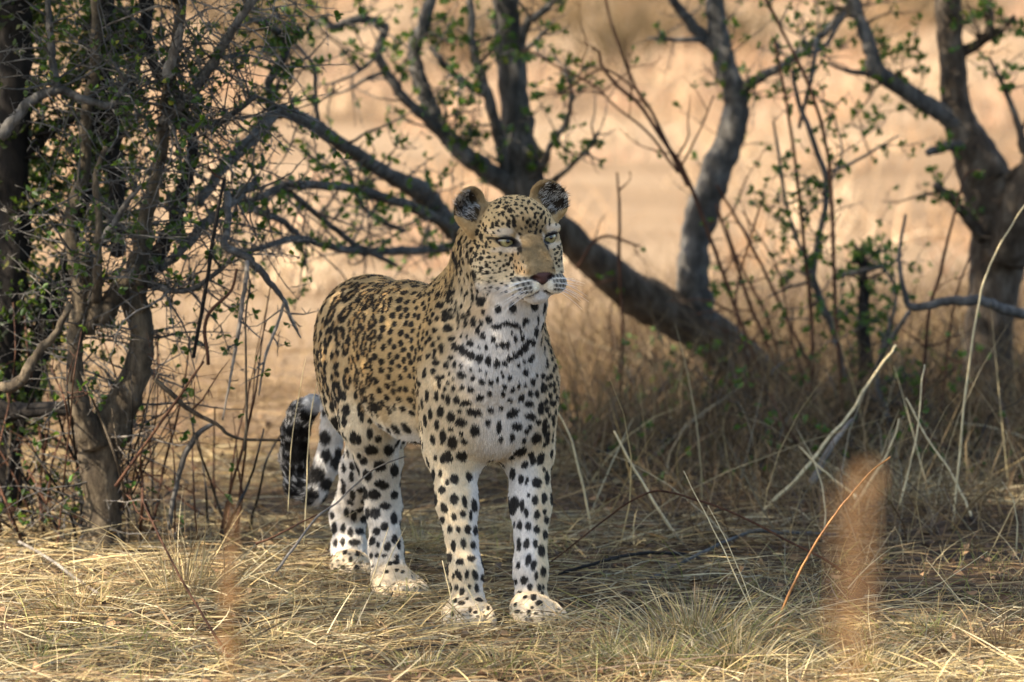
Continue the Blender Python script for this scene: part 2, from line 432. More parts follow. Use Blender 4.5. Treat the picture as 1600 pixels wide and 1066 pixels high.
# ---------------------------------------------------------------- the thick tree at the right edge
rt = empty("dark_trunked_tree", G(1545, 640))
tag(rt, "dark thick-trunked tree at the far right, forking into two stout stems", "tree")
PR = []
PR.append(limb("trunk", [(1545, 650, 44, 3.9), (1545, 580, 38, 3.9), (1548, 500, 38, 3.9), (1556, 420, 42, 3.9), (1560, 350, 46, 3.9), (1545, 290, 42, 3.9), (1520, 235, 34, 3.9), (1500, 190, 27, 3.9), (1490, 130, 22, 3.9), (1485, 60, 20, 3.9), (1480, -20, 20, 3.9), (1470, -250, 15, 3.9), (1440, -450, 10, 3.8)], BARK_BOUGH, rt, 16, 0.14, 8))
PR.append(limb("branch", [(1570, 400, 34, 3.85), (1592, 335, 34, 3.8), (1625, 250, 30, 3.8), (1650, 120, 26, 3.8), (1660, -100, 20, 3.8)], BARK_BOUGH, rt, 14))
PR.append(limb("branch", [(1510, 210, 18, 3.9), (1480, 180, 16, 3.88), (1438, 158, 14, 3.85), (1398, 130, 14, 3.82), (1370, 108, 13, 3.8), (1356, 62, 11, 3.8), (1338, 15, 10, 3.8), (1320, -40, 9, 3.8), (1290, -200, 6, 3.8)], BARK_GREY, rt, 12))
PR.append(limb("branch", [(1372, 118, 6, 3.8), (1330, 112, 4, 3.75), (1295, 100, 2.5, 3.7)], BARK_BOUGH, rt, 7))
PR.append(limb("branch", [(1500, 228, 9, 3.85), (1475, 230, 8, 3.8), (1450, 238, 6, 3.78)], BARK_GREY, rt, 8))
PR.append(limb("branch", [(1535, 370, 11, 3.85), (1508, 335, 9, 3.8), (1485, 308, 8, 3.78), (1462, 290, 6, 3.75)], BARK_BOUGH, rt, 8))
PR.append(limb("branch", [(1505, 80, 9, 3.9), (1530, 68, 8, 3.88), (1548, 40, 7, 3.85), (1540, 5, 7, 3.85), (1530, -50, 5, 3.85)], BARK_BOUGH, rt, 8))
PR.append(limb("branch", [(1530, 70, 5, 3.88), (1560, 50, 4, 3.85), (1585, 25, 3, 3.8)], BARK_BOUGH, rt, 7))
PR.append(limb("branch", [(1600, 490, 9, 2.9), (1570, 483, 8, 2.85), (1530, 470, 8, 2.8), (1480, 472, 7, 2.8), (1425, 480, 6, 2.8), (1412, 450, 4, 2.8), (1405, 400, 3, 2.8), (1415, 335, 2, 2.8)], BARK_GREY, rt, 8))
PR.append(limb("branch", [(1560, 300, 10, 3.9), (1585, 270, 8, 3.85), (1610, 262, 8, 3.85)], BARK_BOUGH, rt, 8))
PR.append(limb("branch", [(1600, 240, 9, 3.6), (1592, 200, 6, 3.6), (1570, 140, 4, 3.6), (1545, 90, 2.5, 3.6)], BARK_BOUGH, rt, 8))
acc = Acc(); lp = []
grow(PR[2:8] + PR[10:], acc, lp, 70, (0.05, 0.20), 0.003, 0.25, leafp=0.45, depth=2)
tag(link("twigs", acc.mesh("twigs"), BARK_BOUGH, rt), kind="stuff")
tag(link("leaves", leaves_mesh("leaves", lp, (0.012, 0.026)), LEAF, rt), kind="stuff")
cm, cc = crown_cloud("crown", [((1.4, 3.9, 2.8), (1.3, 1.2, 0.9)), ((2.2, 4.4, 2.7), (1.2, 1.3, 1.0)), ((1.6, 3.2, 3.4), (1.2, 1.2, 0.7))], 16000, (0.02, 0.045), -0.02)  # out-of-frame foliage, added for the shade it casts
tag(link("crown", cm, LEAF_SHADE_TINT, rt), kind="stuff")

# ---------------------------------------------------------------- the tangled thorn tree on the left
lt = empty("thorn_tree", G(158, 862))
tag(lt, "tangled thorny tree with a sunlit brown trunk and small green leaves, left of the leopard", "tree")
PL = []
PL.append(limb("trunk", [(158, 880, 40, 1.15), (160, 820, 31, 1.15), (160, 770, 30, 1.15), (156, 720, 33, 1.15), (170, 670, 36, 1.15), (195, 620, 26, 1.15), (218, 565, 21, 1.15), (222, 515, 19, 1.15), (210, 470, 21, 1.15), (218, 420, 15, 1.15), (224, 360, 12, 1.15), (238, 300, 11, 1.15), (250, 240, 10, 1.15), (262, 175, 10, 1.15), (268, 115, 9, 1.12), (280, 30, 8, 1.1), (286, -60, 7, 1.1), (300, -300, 6, 1.0)], BARK_BROWN, lt, 16, 0.11, 8))
PL.append(limb("branch", [(150, 700, 24, 1.12), (128, 640, 17, 1.1), (118, 570, 12, 1.1), (120, 510, 14, 1.1), (128, 460, 14, 1.1), (115, 400, 11, 1.12), (110, 340, 10, 1.15), (130, 270, 10, 1.2), (135, 180, 9, 1.2), (150, 80, 9, 1.2), (150, -60, 8, 1.2)], BARK_BROWN, lt, 12))
PL.append(limb("branch", [(135, 520, 12, 1.1), (148, 480, 14, 1.1), (140, 430, 13, 1.1), (130, 385, 12, 1.12)], BARK_BROWN, lt, 10))
PL.append(limb("branch", [(160, 505, 13, 1.1), (178, 462, 15, 1.1), (205, 428, 13, 1.1), (212, 400, 11, 1.12)], BARK_BROWN, lt, 10))
PL.append(limb("branch", [(215, 445, 17, 1.2), (245, 400, 14, 1.22), (272, 350, 12, 1.25), (285, 300, 11, 1.28), (300, 240, 10, 1.3), (290, 180, 9, 1.3), (240, 100, 8, 1.3), (225, 20, 7, 1.3), (215, -80, 6, 1.3)], BARK_DARK, lt, 11))
PL.append(limb("branch", [(252, 190, 8, 1.12), (285, 165, 8, 1.1), (315, 125, 8, 1.08), (342, 80, 8, 1.05), (368, 40, 7, 1.02), (395, 0, 7, 1.0), (430, -60, 6, 1.0), (480, -200, 5, 1.0)], BARK_GREY, lt, 9))
PL.append(limb("branch", [(245, 200, 7, 1.15), (290, 195, 6, 1.12), (330, 195, 5.5, 1.1), (360, 180, 5, 1.1), (400, 150, 4, 1.1)], BARK_GREY, lt, 8))
PL.append(limb("branch", [(250, 420, 8, 1.2), (290, 385, 8, 1.25), (320, 350, 8, 1.3), (352, 325, 7, 1.3), (380, 300, 6, 1.35), (400, 280, 5, 1.4)], BARK_GREY, lt, 8))
PL.append(limb("branch", [(230, 445, 6, 1.15), (262, 452, 5, 1.1), (300, 452, 4.5, 1.1), (345, 420, 4, 1.1), (372, 392, 4, 1.1)], BARK_GREY, lt, 8))
PL.append(limb("branch", [(150, 470, 8, 1.05), (152, 400, 7, 1.0), (155, 350, 6, 1.0), (150, 280, 5, 1.0), (165, 230, 4, 1.0)], BARK_BROWN, lt, 8))
PL.append(limb("branch", [(158, 378, 6, 1.0), (180, 345, 5, 0.98), (200, 315, 4.5, 0.96), (222, 290, 3, 0.95)], BARK_GREY, lt, 8))
PL.append(limb("branch", [(275, 40, 5, 1.2), (265, 110, 5, 1.1), (250, 170, 4, 1.1)], BARK_BROWN, lt, 7))
PL.append(limb("branch", [(260, 118, 9, 1.08), (270, 85, 8, 1.06), (282, 48, 6, 1.05), (284, 40, 5, 1.05)], BARK_PALE, lt, 9))
PL.append(limb("branch", [(0, 215, 10, 1.0), (25, 185, 9, 1.0), (50, 158, 8, 1.0), (90, 140, 7, 1.0), (130, 155, 6, 1.0), (172, 165, 6, 1.0), (188, 142, 4, 1.0), (205, 125, 3, 1.0)], BARK_GREY, lt, 9))
PL.append(limb("branch", [(90, 142, 7, 1.0), (84, 110, 6, 1.0), (80, 70, 6, 1.0), (76, 20, 5, 1.0), (72, -60, 4, 1.0)], BARK_GREY, lt, 8))
PL.append(limb("branch", [(0, 605, 7, 1.0), (25, 600, 9, 1.0), (45, 575, 8, 1.0), (65, 545, 7, 1.0), (90, 515, 6, 1.0), (110, 475, 5, 1.0)], BARK_BROWN, lt, 10))
PL.append(limb("branch", [(355, 300, 6, 1.1), (356, 350, 6, 1.05), (352, 385, 6, 1.0), (378, 398, 6.5, 1.0), (402, 418, 6, 1.0), (424, 445, 5, 1.0), (444, 470, 3.5, 1.0), (455, 500, 2.5, 1.0), (470, 528, 1.3, 1.0)], BARK_GREY, lt, 9))
PL.append(limb("branch", [(386, 408, 4, 0.98), (384, 440, 3.6, 0.95), (376, 490, 3.4, 0.95), (368, 545, 3, 0.95), (360, 590, 2, 0.95), (348, 656, 1.2, 0.95)], BARK_PALE, lt, 8))
PL.append(limb("branch", [(445, 470, 2.6, 1.0), (432, 510, 2.4, 1.0), (414, 560, 2.2, 1.0), (404, 618, 1.2, 1.0)], BARK_PALE, lt, 7))
PL.append(limb("branch", [(120, 640, 12, 1.2), (60, 640, 12, 1.3), (0, 640, 16, 1.4), (-40, 600, 18, 1.4)], BARK_DARK, lt, 9))
for tgt in ((-1.9, -0.5, 2.3), (-1.45, -1.3, 2.3), (-2.3, -1.2, 2.4), (-1.4, 0.2, 2.5), (-2.0, 1.2, 2.5), (-1.1, 2.2, 2.8), (-0.6, 1.2, 2.6)):  # unseen limbs added to carry the shading crown lobes
    a0 = np.array(PL[0][0][-14]); b0 = np.array(tgt); md = (a0 + b0) / 2 + np.array([0, 0, .25])
    C = catmull([(*a0, .012), (*md, .010), (*b0, .005), (*(b0 + (b0 - md) * .5), .002)], 24)
    v, f, t = tube_np(C[:, :3], C[:, 3], 8, .1); a_ = Acc(); a_.add(v, f, t); link("branch", a_.mesh("branch"), BARK_GREY, lt)
acc = Acc(); lp = []
grow(PL[0:1] + PL[4:8] + PL[11:15], acc, lp, 300, (0.05, 0.30), 0.0024, -0.02, leafp=0.15, depth=2, zig=.28)
acc2 = Acc()
grow(PL[0:1] + PL[5:9], acc2, lp, 90, (0.06, 0.30), 0.0026, -0.1, leafp=0.08, depth=2, zig=.3)
tag(link("twigs", acc2.mesh("twigs"), BARK_PALE, lt), kind="stuff")
grow(PL[8:12] + PL[1:3], acc, lp, 170, (0.05, 0.26), 0.0022, -0.05, leafp=0.16, depth=2, zig=.28)
grow(PL[16:19], acc, lp, 16, (0.03, 0.10), 0.002, -0.2, leafp=0.3, depth=1)
tag(link("twigs", acc.mesh("twigs"), BARK_GREY, lt), kind="stuff")
tag(link("leaves", leaves_mesh("leaves", lp, (0.008, 0.021)), LEAF_MID, lt), kind="stuff")
cm, cc = crown_cloud("crown", [((-1.4, 0.2, 2.4), (1.2, 1.0, 0.8)), ((-0.8, 1.3, 2.5), (1.2, 1.1, 0.8)), ((-2.0, 1.2, 2.5), (1.0, 1.2, 0.8)), ((-1.2, 2.2, 2.8), (1.2, 1.0, 0.8)), ((-1.9, -0.5, 2.3), (0.75, 0.7, 0.6)), ((-1.75, -0.3, 2.9), (0.8, 0.8, 0.5)), ((-1.5, -1.2, 2.3), (0.6, 0.4, 0.4)), ((-1.0, -0.9, 2.9), (0.9, 0.7, 0.5)), ((-2.4, -1.2, 2.4), (0.9, 0.6, 0.4))], 70000, (0.022, 0.05), -0.12)  # unseen lobes placed to shade the leopard and leave sun patches around it
tag(link("crown", cm, LEAF, lt), kind="stuff")

# ---------------------------------------------------------------- the dark tree at the left edge
dt = empty("shaded_tree", G(20, 850))
tag(dt, "almost black shaded tree with dense foliage at the far left edge", "tree")
PD = []
PD.append(limb("trunk", [(20, 870, 30, 1.7), (12, 760, 24, 1.7), (4, 620, 24, 1.7), (10, 500, 24, 1.7), (22, 380, 26, 1.7), (18, 250, 28, 1.7), (24, 120, 28, 1.7), (20, 0, 26, 1.7), (10, -200, 20, 1.7)], BARK_DARK, dt, 14))
PD.append(limb("branch", [(60, 560, 16, 1.75), (85, 480, 15, 1.75), (110, 400, 15, 1.75), (125, 320, 15, 1.75), (150, 240, 16, 1.75), (160, 160, 18, 1.75), (152, 80, 18, 1.75), (160, 0, 17, 1.75), (165, -150, 14, 1.75)], BARK_DARK, dt, 12))
PD.append(limb("branch", [(185, 400, 12, 1.7), (182, 300, 13, 1.7), (178, 200, 15, 1.7), (205, 120, 12, 1.7), (225, 50, 10, 1.7), (235, -40, 8, 1.7)], BARK_DARK, dt, 10))
PD.append(limb("branch", [(12, 700, 18, 1.7), (40, 620, 14, 1.7), (66, 540, 13, 1.7), (70, 440, 12, 1.72)], BARK_DARK, dt, 10))
PD.append(limb("branch", [(20, 250, 14, 1.7), (60, 220, 10, 1.7), (100, 190, 8, 1.7), (150, 170, 7, 1.7)], BARK_DARK, dt, 9))
acc = Acc(); lp = []
grow(PD, acc, lp, 230, (0.05, 0.24), 0.0035, 0.1, leafp=0.6, depth=2)
tag(link("twigs", acc.mesh("twigs"), BARK_DARK, dt), kind="stuff")
tag(link("leaves", leaves_mesh("leaves", lp, (0.012, 0.024)), LEAF_SHADE_TINT, dt), kind="stuff")
blobs_d = [(tuple(W(25, 40, 1.9)), (0.10, 0.3, 0.30)), (tuple(W(25, 200, 1.9)), (0.09, 0.3, 0.30)), (tuple(W(165, 60, 1.95)), (0.09, 0.2, 0.16)), (tuple(W(190, 180, 1.95)), (0.06, 0.2, 0.14)), (tuple(W(20, 380, 1.9)), (0.08, 0.3, 0.28)), (tuple(W(175, 320, 1.95)), (0.04, 0.2, 0.10)), (tuple(W(30, 620, 1.9)), (0.07, 0.2, 0.12)),
           (tuple(W(40, 60, 1.9)), (0.28, 0.3, 0.18)), (tuple(W(10, 250, 1.9)), (0.13, 0.3, 0.22)), (tuple(W(175, 110, 1.95)), (0.10, 0.2, 0.2)), (tuple(W(25, 450, 1.9)), (0.10, 0.2, 0.2)), (tuple(W(170, 270, 1.95)), (0.07, 0.2, 0.18)), (tuple(W(60, 520, 1.9)), (0.06, 0.15, 0.10))]
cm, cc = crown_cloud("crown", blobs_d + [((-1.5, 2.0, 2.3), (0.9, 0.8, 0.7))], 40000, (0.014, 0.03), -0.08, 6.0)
tag(link("crown", cm, LEAF_SHADE_TINT, dt), kind="stuff")

# ---------------------------------------------------------------- thin-stemmed shrubs
def stem_shrub(name, base, label, rows_list, mat, leafp, n_tw, leaf_size=(0.010, 0.022), tw_len=(0.05, 0.18), cat="shrub", tw_depth=1):
    sh = empty(name, base); tag(sh, label, cat)
    ps = [limb("stem", rows, mt, sh, 7, 0.1, 6, 0.5) for rows, mt in ((r if isinstance(r, tuple) else (r, mat)) for r in rows_list)]
    acc = Acc(); lp = []
    grow(ps, acc, lp, n_tw, tw_len, 0.0022, 0.15, leafp=leafp, depth=tw_depth)
    tag(link("twigs", acc.mesh("twigs"), mat, sh), kind="stuff")
    if lp: tag(link("leaves", leaves_mesh("leaves", lp, leaf_size), LEAF, sh), kind="stuff")
    return ps
Y3 = 3.4
stem_shrub("leafy_shrub", G(1310, 640), "leafy shrub of slender upright stems between the two trees", [
    ([(1318, 640, 3.24, 3.2), (1305, 480, 3.24, 3.2), (1300, 330, 3.24, 3.2), (1290, 220, 2.88, 3.2), (1262, 130, 2.88, 3.2), (1228, 60, 2.52, 3.2), (1198, 0, 2.52, 3.2), (1170, -60, 2.16, 3.2)], BARK_RED),
    ([(1330, 640, 5.76, 3.4), (1310, 545, 5.04, 3.4), (1290, 490, 5.76, 3.4), (1270, 430, 6.48, 3.4), (1282, 360, 5.04, 3.4), (1292, 290, 5.04, 3.4), (1270, 220, 4.32, 3.4), (1245, 150, 3.60, 3.4), (1238, 110, 2.16, 3.4)], BARK_GREY),
    ([(1270, 430, 3.60, 3.4), (1240, 360, 2.88, 3.4), (1225, 300, 2.88, 3.4), (1215, 230, 2.52, 3.4), (1208, 190, 1.80, 3.4)], BARK_GREY),
    ([(1270, 640, 3.60, 3.3), (1268, 500, 3.24, 3.3), (1258, 400, 3.24, 3.3), (1248, 300, 2.88, 3.3), (1235, 200, 2.52, 3.3), (1210, 60, 2.16, 3.3)], BARK_RED),
    ([(1292, 270, 2.88, 3.4), (1330, 255, 2.52, 3.4), (1365, 235, 2.16, 3.4), (1405, 212, 1.44, 3.4)], BARK_GREY),
    ([(1290, 300, 2.52, 3.4), (1315, 240, 1.80, 3.4), (1305, 190, 1.44, 3.4), (1302, 175, 1.08, 3.4)], BARK_GREY),
    ([(1276, 60, 3.60, 3.4), (1268, 120, 3.60, 3.4), (1248, 200, 2.88, 3.4)], BARK_GREY),
    ([(1320, 20, 3.60, 3.5), (1290, 70, 3.60, 3.5), (1262, 85, 3.60, 3.5)], BARK_GREY),
    ([(1265, 440, 2.88, 3.4), (1225, 452, 2.16, 3.4), (1200, 465, 1.44, 3.4)], BARK_GREY),
    ([(1300, 435, 3.60, 3.5), (1340, 425, 4.32, 3.5), (1385, 415, 2.88, 3.5), (1410, 398, 2.16, 3.5)], BARK_GREY),
    ([(1390, 660, 4.32, 3.0), (1370, 580, 4.32, 3.0), (1420, 488, 3.60, 2.9)], BARK_GREY),
    ([(1375, 560, 3.60, 3.3), (1400, 460, 2.88, 3.3), (1380, 420, 2.16, 3.3)], BARK_GREY),
], BARK_GREY, 0.55, 80, tw_depth=2)
stem_shrub("dead_stump", G(1352, 640), "dark broken upright stump among the shrubs right of centre", [
    [(1352, 650, 14, 3.6), (1350, 560, 12, 3.6), (1350, 480, 10, 3.6), (1348, 420, 7, 3.6), (1345, 388, 4, 3.6)],
    [(1348, 430, 5, 3.6), (1340, 400, 4, 3.6), (1336, 382, 2, 3.6)]], BARK_DARK, 0.7, 40, cat="stump")
stem_shrub("bare_shrub", G(1180, 640), "bare red-brown shrub whose wiry stems lean left above the bough", [
    [(1210, 640, 3.00, 3.3), (1130, 430, 3.00, 3.3), (1075, 280, 3.60, 3.3), (1040, 225, 3.60, 3.3), (1000, 165, 3.00, 3.3), (965, 135, 3.00, 3.3), (942, 105, 2.40, 3.3), (935, 78, 1.80, 3.3)],
    [(1075, 290, 3.60, 3.35), (1050, 240, 3.00, 3.35), (1015, 170, 2.70, 3.35), (995, 140, 2.40, 3.35), (970, 80, 2.40, 3.35), (952, 25, 2.10, 3.35), (940, -30, 1.80, 3.35)],
    [(1060, 270, 2.40, 3.3), (1010, 205, 2.10, 3.3), (960, 165, 1.80, 3.3), (930, 135, 1.80, 3.3), (880, 110, 1.50, 3.3), (830, 80, 1.20, 3.3)],
    [(1000, 145, 1.80, 3.3), (960, 115, 1.80, 3.3), (935, 110, 1.80, 3.3), (900, 130, 1.50, 3.3), (870, 150, 1.20, 3.3)],
    [(1240, 640, 3.00, 3.5), (1200, 540, 3.00, 3.5), (1170, 470, 3.00, 3.5), (1120, 320, 2.40, 3.5)],
    [(1270, 580, 2.40, 3.4), (1230, 500, 2.70, 3.4), (1185, 405, 2.70, 3.4), (1150, 340, 2.40, 3.4), (1120, 290, 1.80, 3.4)],
    [(1230, 620, 2.40, 3.4), (1200, 500, 2.10, 3.4), (1150, 400, 1.80, 3.4), (1135, 350, 1.20, 3.4)],
    [(1180, 620, 2.10, 3.2), (1150, 480, 1.80, 3.2), (1170, 380, 1.50, 3.2), (1195, 300, 1.20, 3.2)],
    [(1260, 610, 2.10, 3.2), (1235, 520, 1.80, 3.2), (1215, 420, 1.50, 3.2), (1160, 330, 1.20, 3.2)],
    [(1062, 265, 1.80, 3.2), (1095, 200, 1.50, 3.2), (1115, 150, 1.20, 3.2)],
    [(970, 620, 1.80, 3.4), (972, 500, 2.40, 3.4), (968, 420, 3.00, 3.4), (968, 330, 2.40, 3.4), (964, 270, 1.80, 3.4)],
    [(900, 420, 2.40, 3.4), (940, 370, 2.40, 3.4), (1000, 385, 1.80, 3.4)],
    [(1440, 640, 3.00, 2.9), (1450, 500, 3.00, 2.9), (1468, 430, 3.00, 2.9), (1482, 370, 2.40, 2.9), (1500, 300, 1.80, 2.9), (1510, 270, 1.20, 2.9)],
    [(1470, 640, 1.80, 2.9), (1490, 480, 1.80, 2.9), (1515, 400, 1.50, 2.9)],
], BARK_RED, 0.18, 46, tw_len=(0.06, 0.24))
# wiry stems round the foot of the thorn tree
rows = []
for k in range(64):
    x0 = trng.uniform(-40, 400); y0 = 850 + trng.uniform(-25, 15); Y = G(x0, y0).y + trng.uniform(-.1, .2)
    Lp = trng.uniform(160, 430); a = trng.normal() * 0.33
    pts = []; x, y = x0, y0; r0 = trng.uniform(1.4, 3.6)
    n = 6
    for j in range(n):
        pts.append((x, y, r0 * (1 - 0.62 * j / (n - 1)), Y + 0.05 * j * trng.normal()))
        a += trng.normal() * 0.12
        x += math.sin(a) * Lp / (n - 1); y -= math.cos(a) * Lp / (n - 1)
    rows.append((pts, (BARK_RED, BARK_DARK, BARK_RED, BARK_BROWN)[k % 4]))
rows += [([(302, 560, 3, 1.0), (320, 460, 3.4, 1.0), (335, 360, 3, 1.0), (350, 280, 2.5, 1.0)], BARK_DARK),
         ([(180, 760, 2.8, 0.9), (230, 690, 2.4, 0.9), (280, 620, 2.2, 0.9), (318, 565, 1.8, 0.9)], BARK_RED),
         ([(325, 570, 3, 0.9), (322, 500, 3, 0.9), (360, 455, 2.5, 0.9), (370, 420, 2, 0.9)], BARK_RED),
         ([(240, 590, 4, 0.95), (290, 635, 4, 0.95), (340, 665, 3, 0.95), (370, 685, 2.5, 0.95), (440, 688, 2, 0.95)], BARK_BROWN),
         ([(262, 830, 4, 1.1), (275, 760, 4, 1.1), (290, 710, 5, 1.1), (312, 675, 4.5, 1.1), (336, 662, 3, 1.1)], BARK_GREY)]
stem_shrub("wiry_shrub", G(230, 850), "wiry shrub of thin red-brown stems round the foot of the thorn tree", rows, BARK_RED, 0.22, 60, tw_len=(0.05, 0.2))
# low tangle of dead twigs behind and right of the leopard
rows = []
for k in range(150):
    x0 = trng.uniform(860, 1620); y0 = trng.uniform(630, 775); Y = G(x0, y0).y
    Lp = trng.uniform(90, 260) * (1.0 if x0 > 1080 else .8); a = trng.normal() * 0.75
    pts = []; x, y = x0, y0; r0 = trng.uniform(1.0, 2.4); n = 6
    for j in range(n):
        pts.append((x, y, r0 * (1 - 0.6 * j / (n - 1)), Y + 0.06 * j * trng.normal()))
        a += trng.normal() * 0.35
        x += math.sin(a) * Lp / (n - 1); y -= math.cos(a) * Lp / (n - 1)
    rows.append((pts, (BARK_BROWN, BARK_RED, BARK_DARK, BARK_BOUGH)[k % 4]))
stem_shrub("low_brush", G(1200, 700), "low tangle of dead brown brush under the leaning bough", rows, BARK_BROWN, 0.22, 420, tw_len=(0.05, 0.22))
FUR_COUNT = 420000
# ================================================================== the leopard
BA = math.radians(27)                                        # heading: towards the camera and to the right
BF = np.array([math.sin(BA), -math.cos(BA), 0.0]); BL = np.array([math.cos(BA), math.sin(BA), 0.0]); BU = np.array([0, 0, 1.0])
BODY_AX = np.stack([BF, BL, BU])
HY, HR, HP = math.radians(19), math.radians(3.5), math.radians(-1)
_hm = Matrix.Rotation(HY, 3, 'Z') @ Matrix.Rotation(-HR, 3, 'Y') @ Matrix.Rotation(HP, 3, 'X')
HEAD_AX = np.array([_hm @ Vector((1, 0, 0)), _hm @ Vector((0, -1, 0)), _hm @ Vector((0, 0, 1))])   # left of the animal, forward, up
HEAD_O = np.array(W(823, 373, -0.14))
def H(x, y, z):
    """head coordinates in cm (animal's left, forward, up; origin between the eyes)"""
    return HEAD_O + (HEAD_AX[0] * x + HEAD_AX[1] * y + HEAD_AX[2] * z) * 0.01
def to_head(p):
    return (np.asarray(p) - HEAD_O) @ HEAD_AX.T * 100

PRIMS = []
def ell(region, c, axes, radii, k=0.03, flow=None, op='add'):
    PRIMS.append(dict(t='e', region=region, c=np.array(c, float), ax=np.array(axes), r=np.array(radii) * 0.01, k=k, flow=flow, op=op))
def cone(region, a, b, ra, rb, k=0.03, flow=None, op='add'):
    a = np.array(a, float); b = np.array(b, float)
    if flow is None: flow = (b - a) / np.linalg.norm(b - a)
    PRIMS.append(dict(t='c', region=region, a=a, b=b, ra=ra * 0.01, rb=rb * 0.01, k=k, flow=flow, op=op))
def chain(region, pts, k=0.025, flow=None):
    for p, q in zip(pts, pts[1:]):
        cone(region, W(*p[:3]), W(*q[:3]), p[3], q[3], k=k, flow=flow)
def hell(region, c, radii, k=0.012, op='add', rot=None, flow=None):
    ax = HEAD_AX if rot is None else rot @ HEAD_AX
    ell(region, H(*c), ax, radii, k=k, op=op, flow=flow)
def hcone(region, a, b, ra, rb, k=0.012, op='add', flow=None):
    cone(region, H(*a), H(*b), ra, rb, k=k, op=op, flow=flow)
def rot3(axis, deg):
    return np.array(Matrix.Rotation(math.radians(deg), 3, axis))

DN = np.array([0, 0, -1.0])
back_flow = -BF * 0.85 + DN * 0.35
# --- torso
ell('rump', W(584, 521, 0.53), BODY_AX, (15, 10.0, 12.0), k=0.05, flow=-BF * 0.45 + DN * 0.8)
ell('torso', W(640, 540, 0.33), BODY_AX, (21, 9.8, 13.2), k=0.05, flow=back_flow)
ell('belly', W(652, 607, 0.24), BODY_AX, (21, 8.0, 10.8), k=0.05, flow=back_flow)
ell('torso', W(730, 560, 0.13), BODY_AX, (20, 10.6, 16.5), k=0.05, flow=back_flow)
CH_A = math.radians(12)
CHEST_F = np.array([math.sin(CH_A), -math.cos(CH_A), 0.0])
CHEST_AX = np.stack([CHEST_F, np.array([math.cos(CH_A), math.sin(CH_A), 0.0]), BU])
ell('chest', W(772, 598, 0.02), CHEST_AX, (8.4, 9.2, 14.0), k=0.05, flow=DN)
ell('chest', W(769, 648, 0.03), CHEST_AX, (8.0, 7.5, 7.0), k=0.06, flow=DN)
ell('shoulder', W(714, 590, 0.02), BODY_AX, (9, 5.2, 15), k=0.05, flow=DN * 0.9 - BF * 0.4)
ell('shoulder', W(813, 595, 0.07), BODY_AX, (9, 5.0, 15), k=0.05, flow=DN * 0.9 - BF * 0.4)
ell('shoulder', W(720, 482, 0.13), BODY_AX, (8, 4.6, 7.0), k=0.05, flow=DN * 0.6 - BF * 0.7)
# --- neck
cone('neck', W(762, 480, 0.06), W(778, 395, -0.02), 9.0, 8.0, k=0.05, flow=DN)
cone('neck', W(752, 470, 0.12), W(772, 375, 0.02), 7.4, 6.0, k=0.04, flow=DN * 0.8 - BF * 0.5)
cone('throat', W(778, 560, -0.04), W(806, 470, -0.09), 8.0, 6.0, k=0.05, flow=DN)
# --- limbs
chain('fleg', [(724, 600, 0.02, 7.0), (709, 702, 0.04, 5.0)], k=0.055)
chain('fleg', [(709, 702, 0.04, 5.0), (714, 785, 0.0, 3.6), (727, 890, -0.045, 2.8), (733, 952, -0.055, 3.0)])
chain('fleg', [(812, 600, 0.08, 6.6), (826, 702, 0.08, 4.4)], k=0.055)
chain('fleg', [(826, 702, 0.08, 4.4), (829, 785, 0.04, 3.65), (829, 890, -0.005, 2.85), (830, 950, -0.01, 3.0)])
ell('fleg', W(690, 690, 0.08), BODY_AX, (5, 3.2, 6), k=0.03, flow=DN)
ell('hleg', W(556, 575, 0.50), BODY_AX, (12, 6.5, 15), k=0.05, flow=DN * 0.9 - BF * 0.3)
chain('hleg', [(562, 560, 0.49, 8.0), (581, 660, 0.40, 5.9), (592, 715, 0.45, 4.3), (599, 792, 0.50, 3.2), (603, 860, 0.44, 2.95), (611, 910, 0.41, 3.2)])
chain('hleg', [(602, 560, 0.60, 8.0), (590, 670, 0.60, 5.9), (568, 735, 0.69, 4.3), (544, 805, 0.83, 3.3), (546, 860, 0.79, 3.1), (549, 893, 0.76, 3.2)])
def paw(g, heading, s=1.0):
    g = np.array(g) + np.array([0, 0, .005]); h = np.array([math.sin(heading), -math.cos(heading), 0]); l = np.array([math.cos(heading), math.sin(heading), 0])
    ax = np.stack([h, l, BU])
    fl = h * 0.8 + DN * 0.5
    ell('paw', g + BU * 0.031 * s, ax, (5.4 * s, 4.4 * s, 3.3 * s), k=0.03, flow=fl)
    for i, (lat, fw) in enumerate(((-3.6, 3.6), (-1.25, 5.4), (1.25, 5.4), (3.6, 3.6))):
        c = g + (h * fw + l * lat) * 0.01 * s
        cone('paw', c - h * 0.025 * s + BU * 0.034 * s, c + h * 0.012 * s + BU * 0.019 * s, 1.45 * s, 1.85 * s, k=0.003, flow=fl)
paw(G(729, 985), math.radians(6)); paw(G(832, 981), math.radians(24))
paw(G(617, 937), math.radians(22), 1.0); paw(G(548, 908), math.radians(22), 0.95)
# --- tail
TAIL = [(560, 500, 0.68, 3.6), (528, 545, 0.78, 2.9), (520, 610, 0.84, 2.35), (521, 670, 0.88, 2.3), (511, 725, 0.90, 2.3), (490, 768, 0.92, 2.45), (466, 757, 0.93, 2.55),
        (459, 715, 0.93, 2.65), (461, 675, 0.92, 2.6), (471, 646, 0.91, 2.4), (488, 632, 0.90, 1.9)]
chain('tail', TAIL, k=0.012)
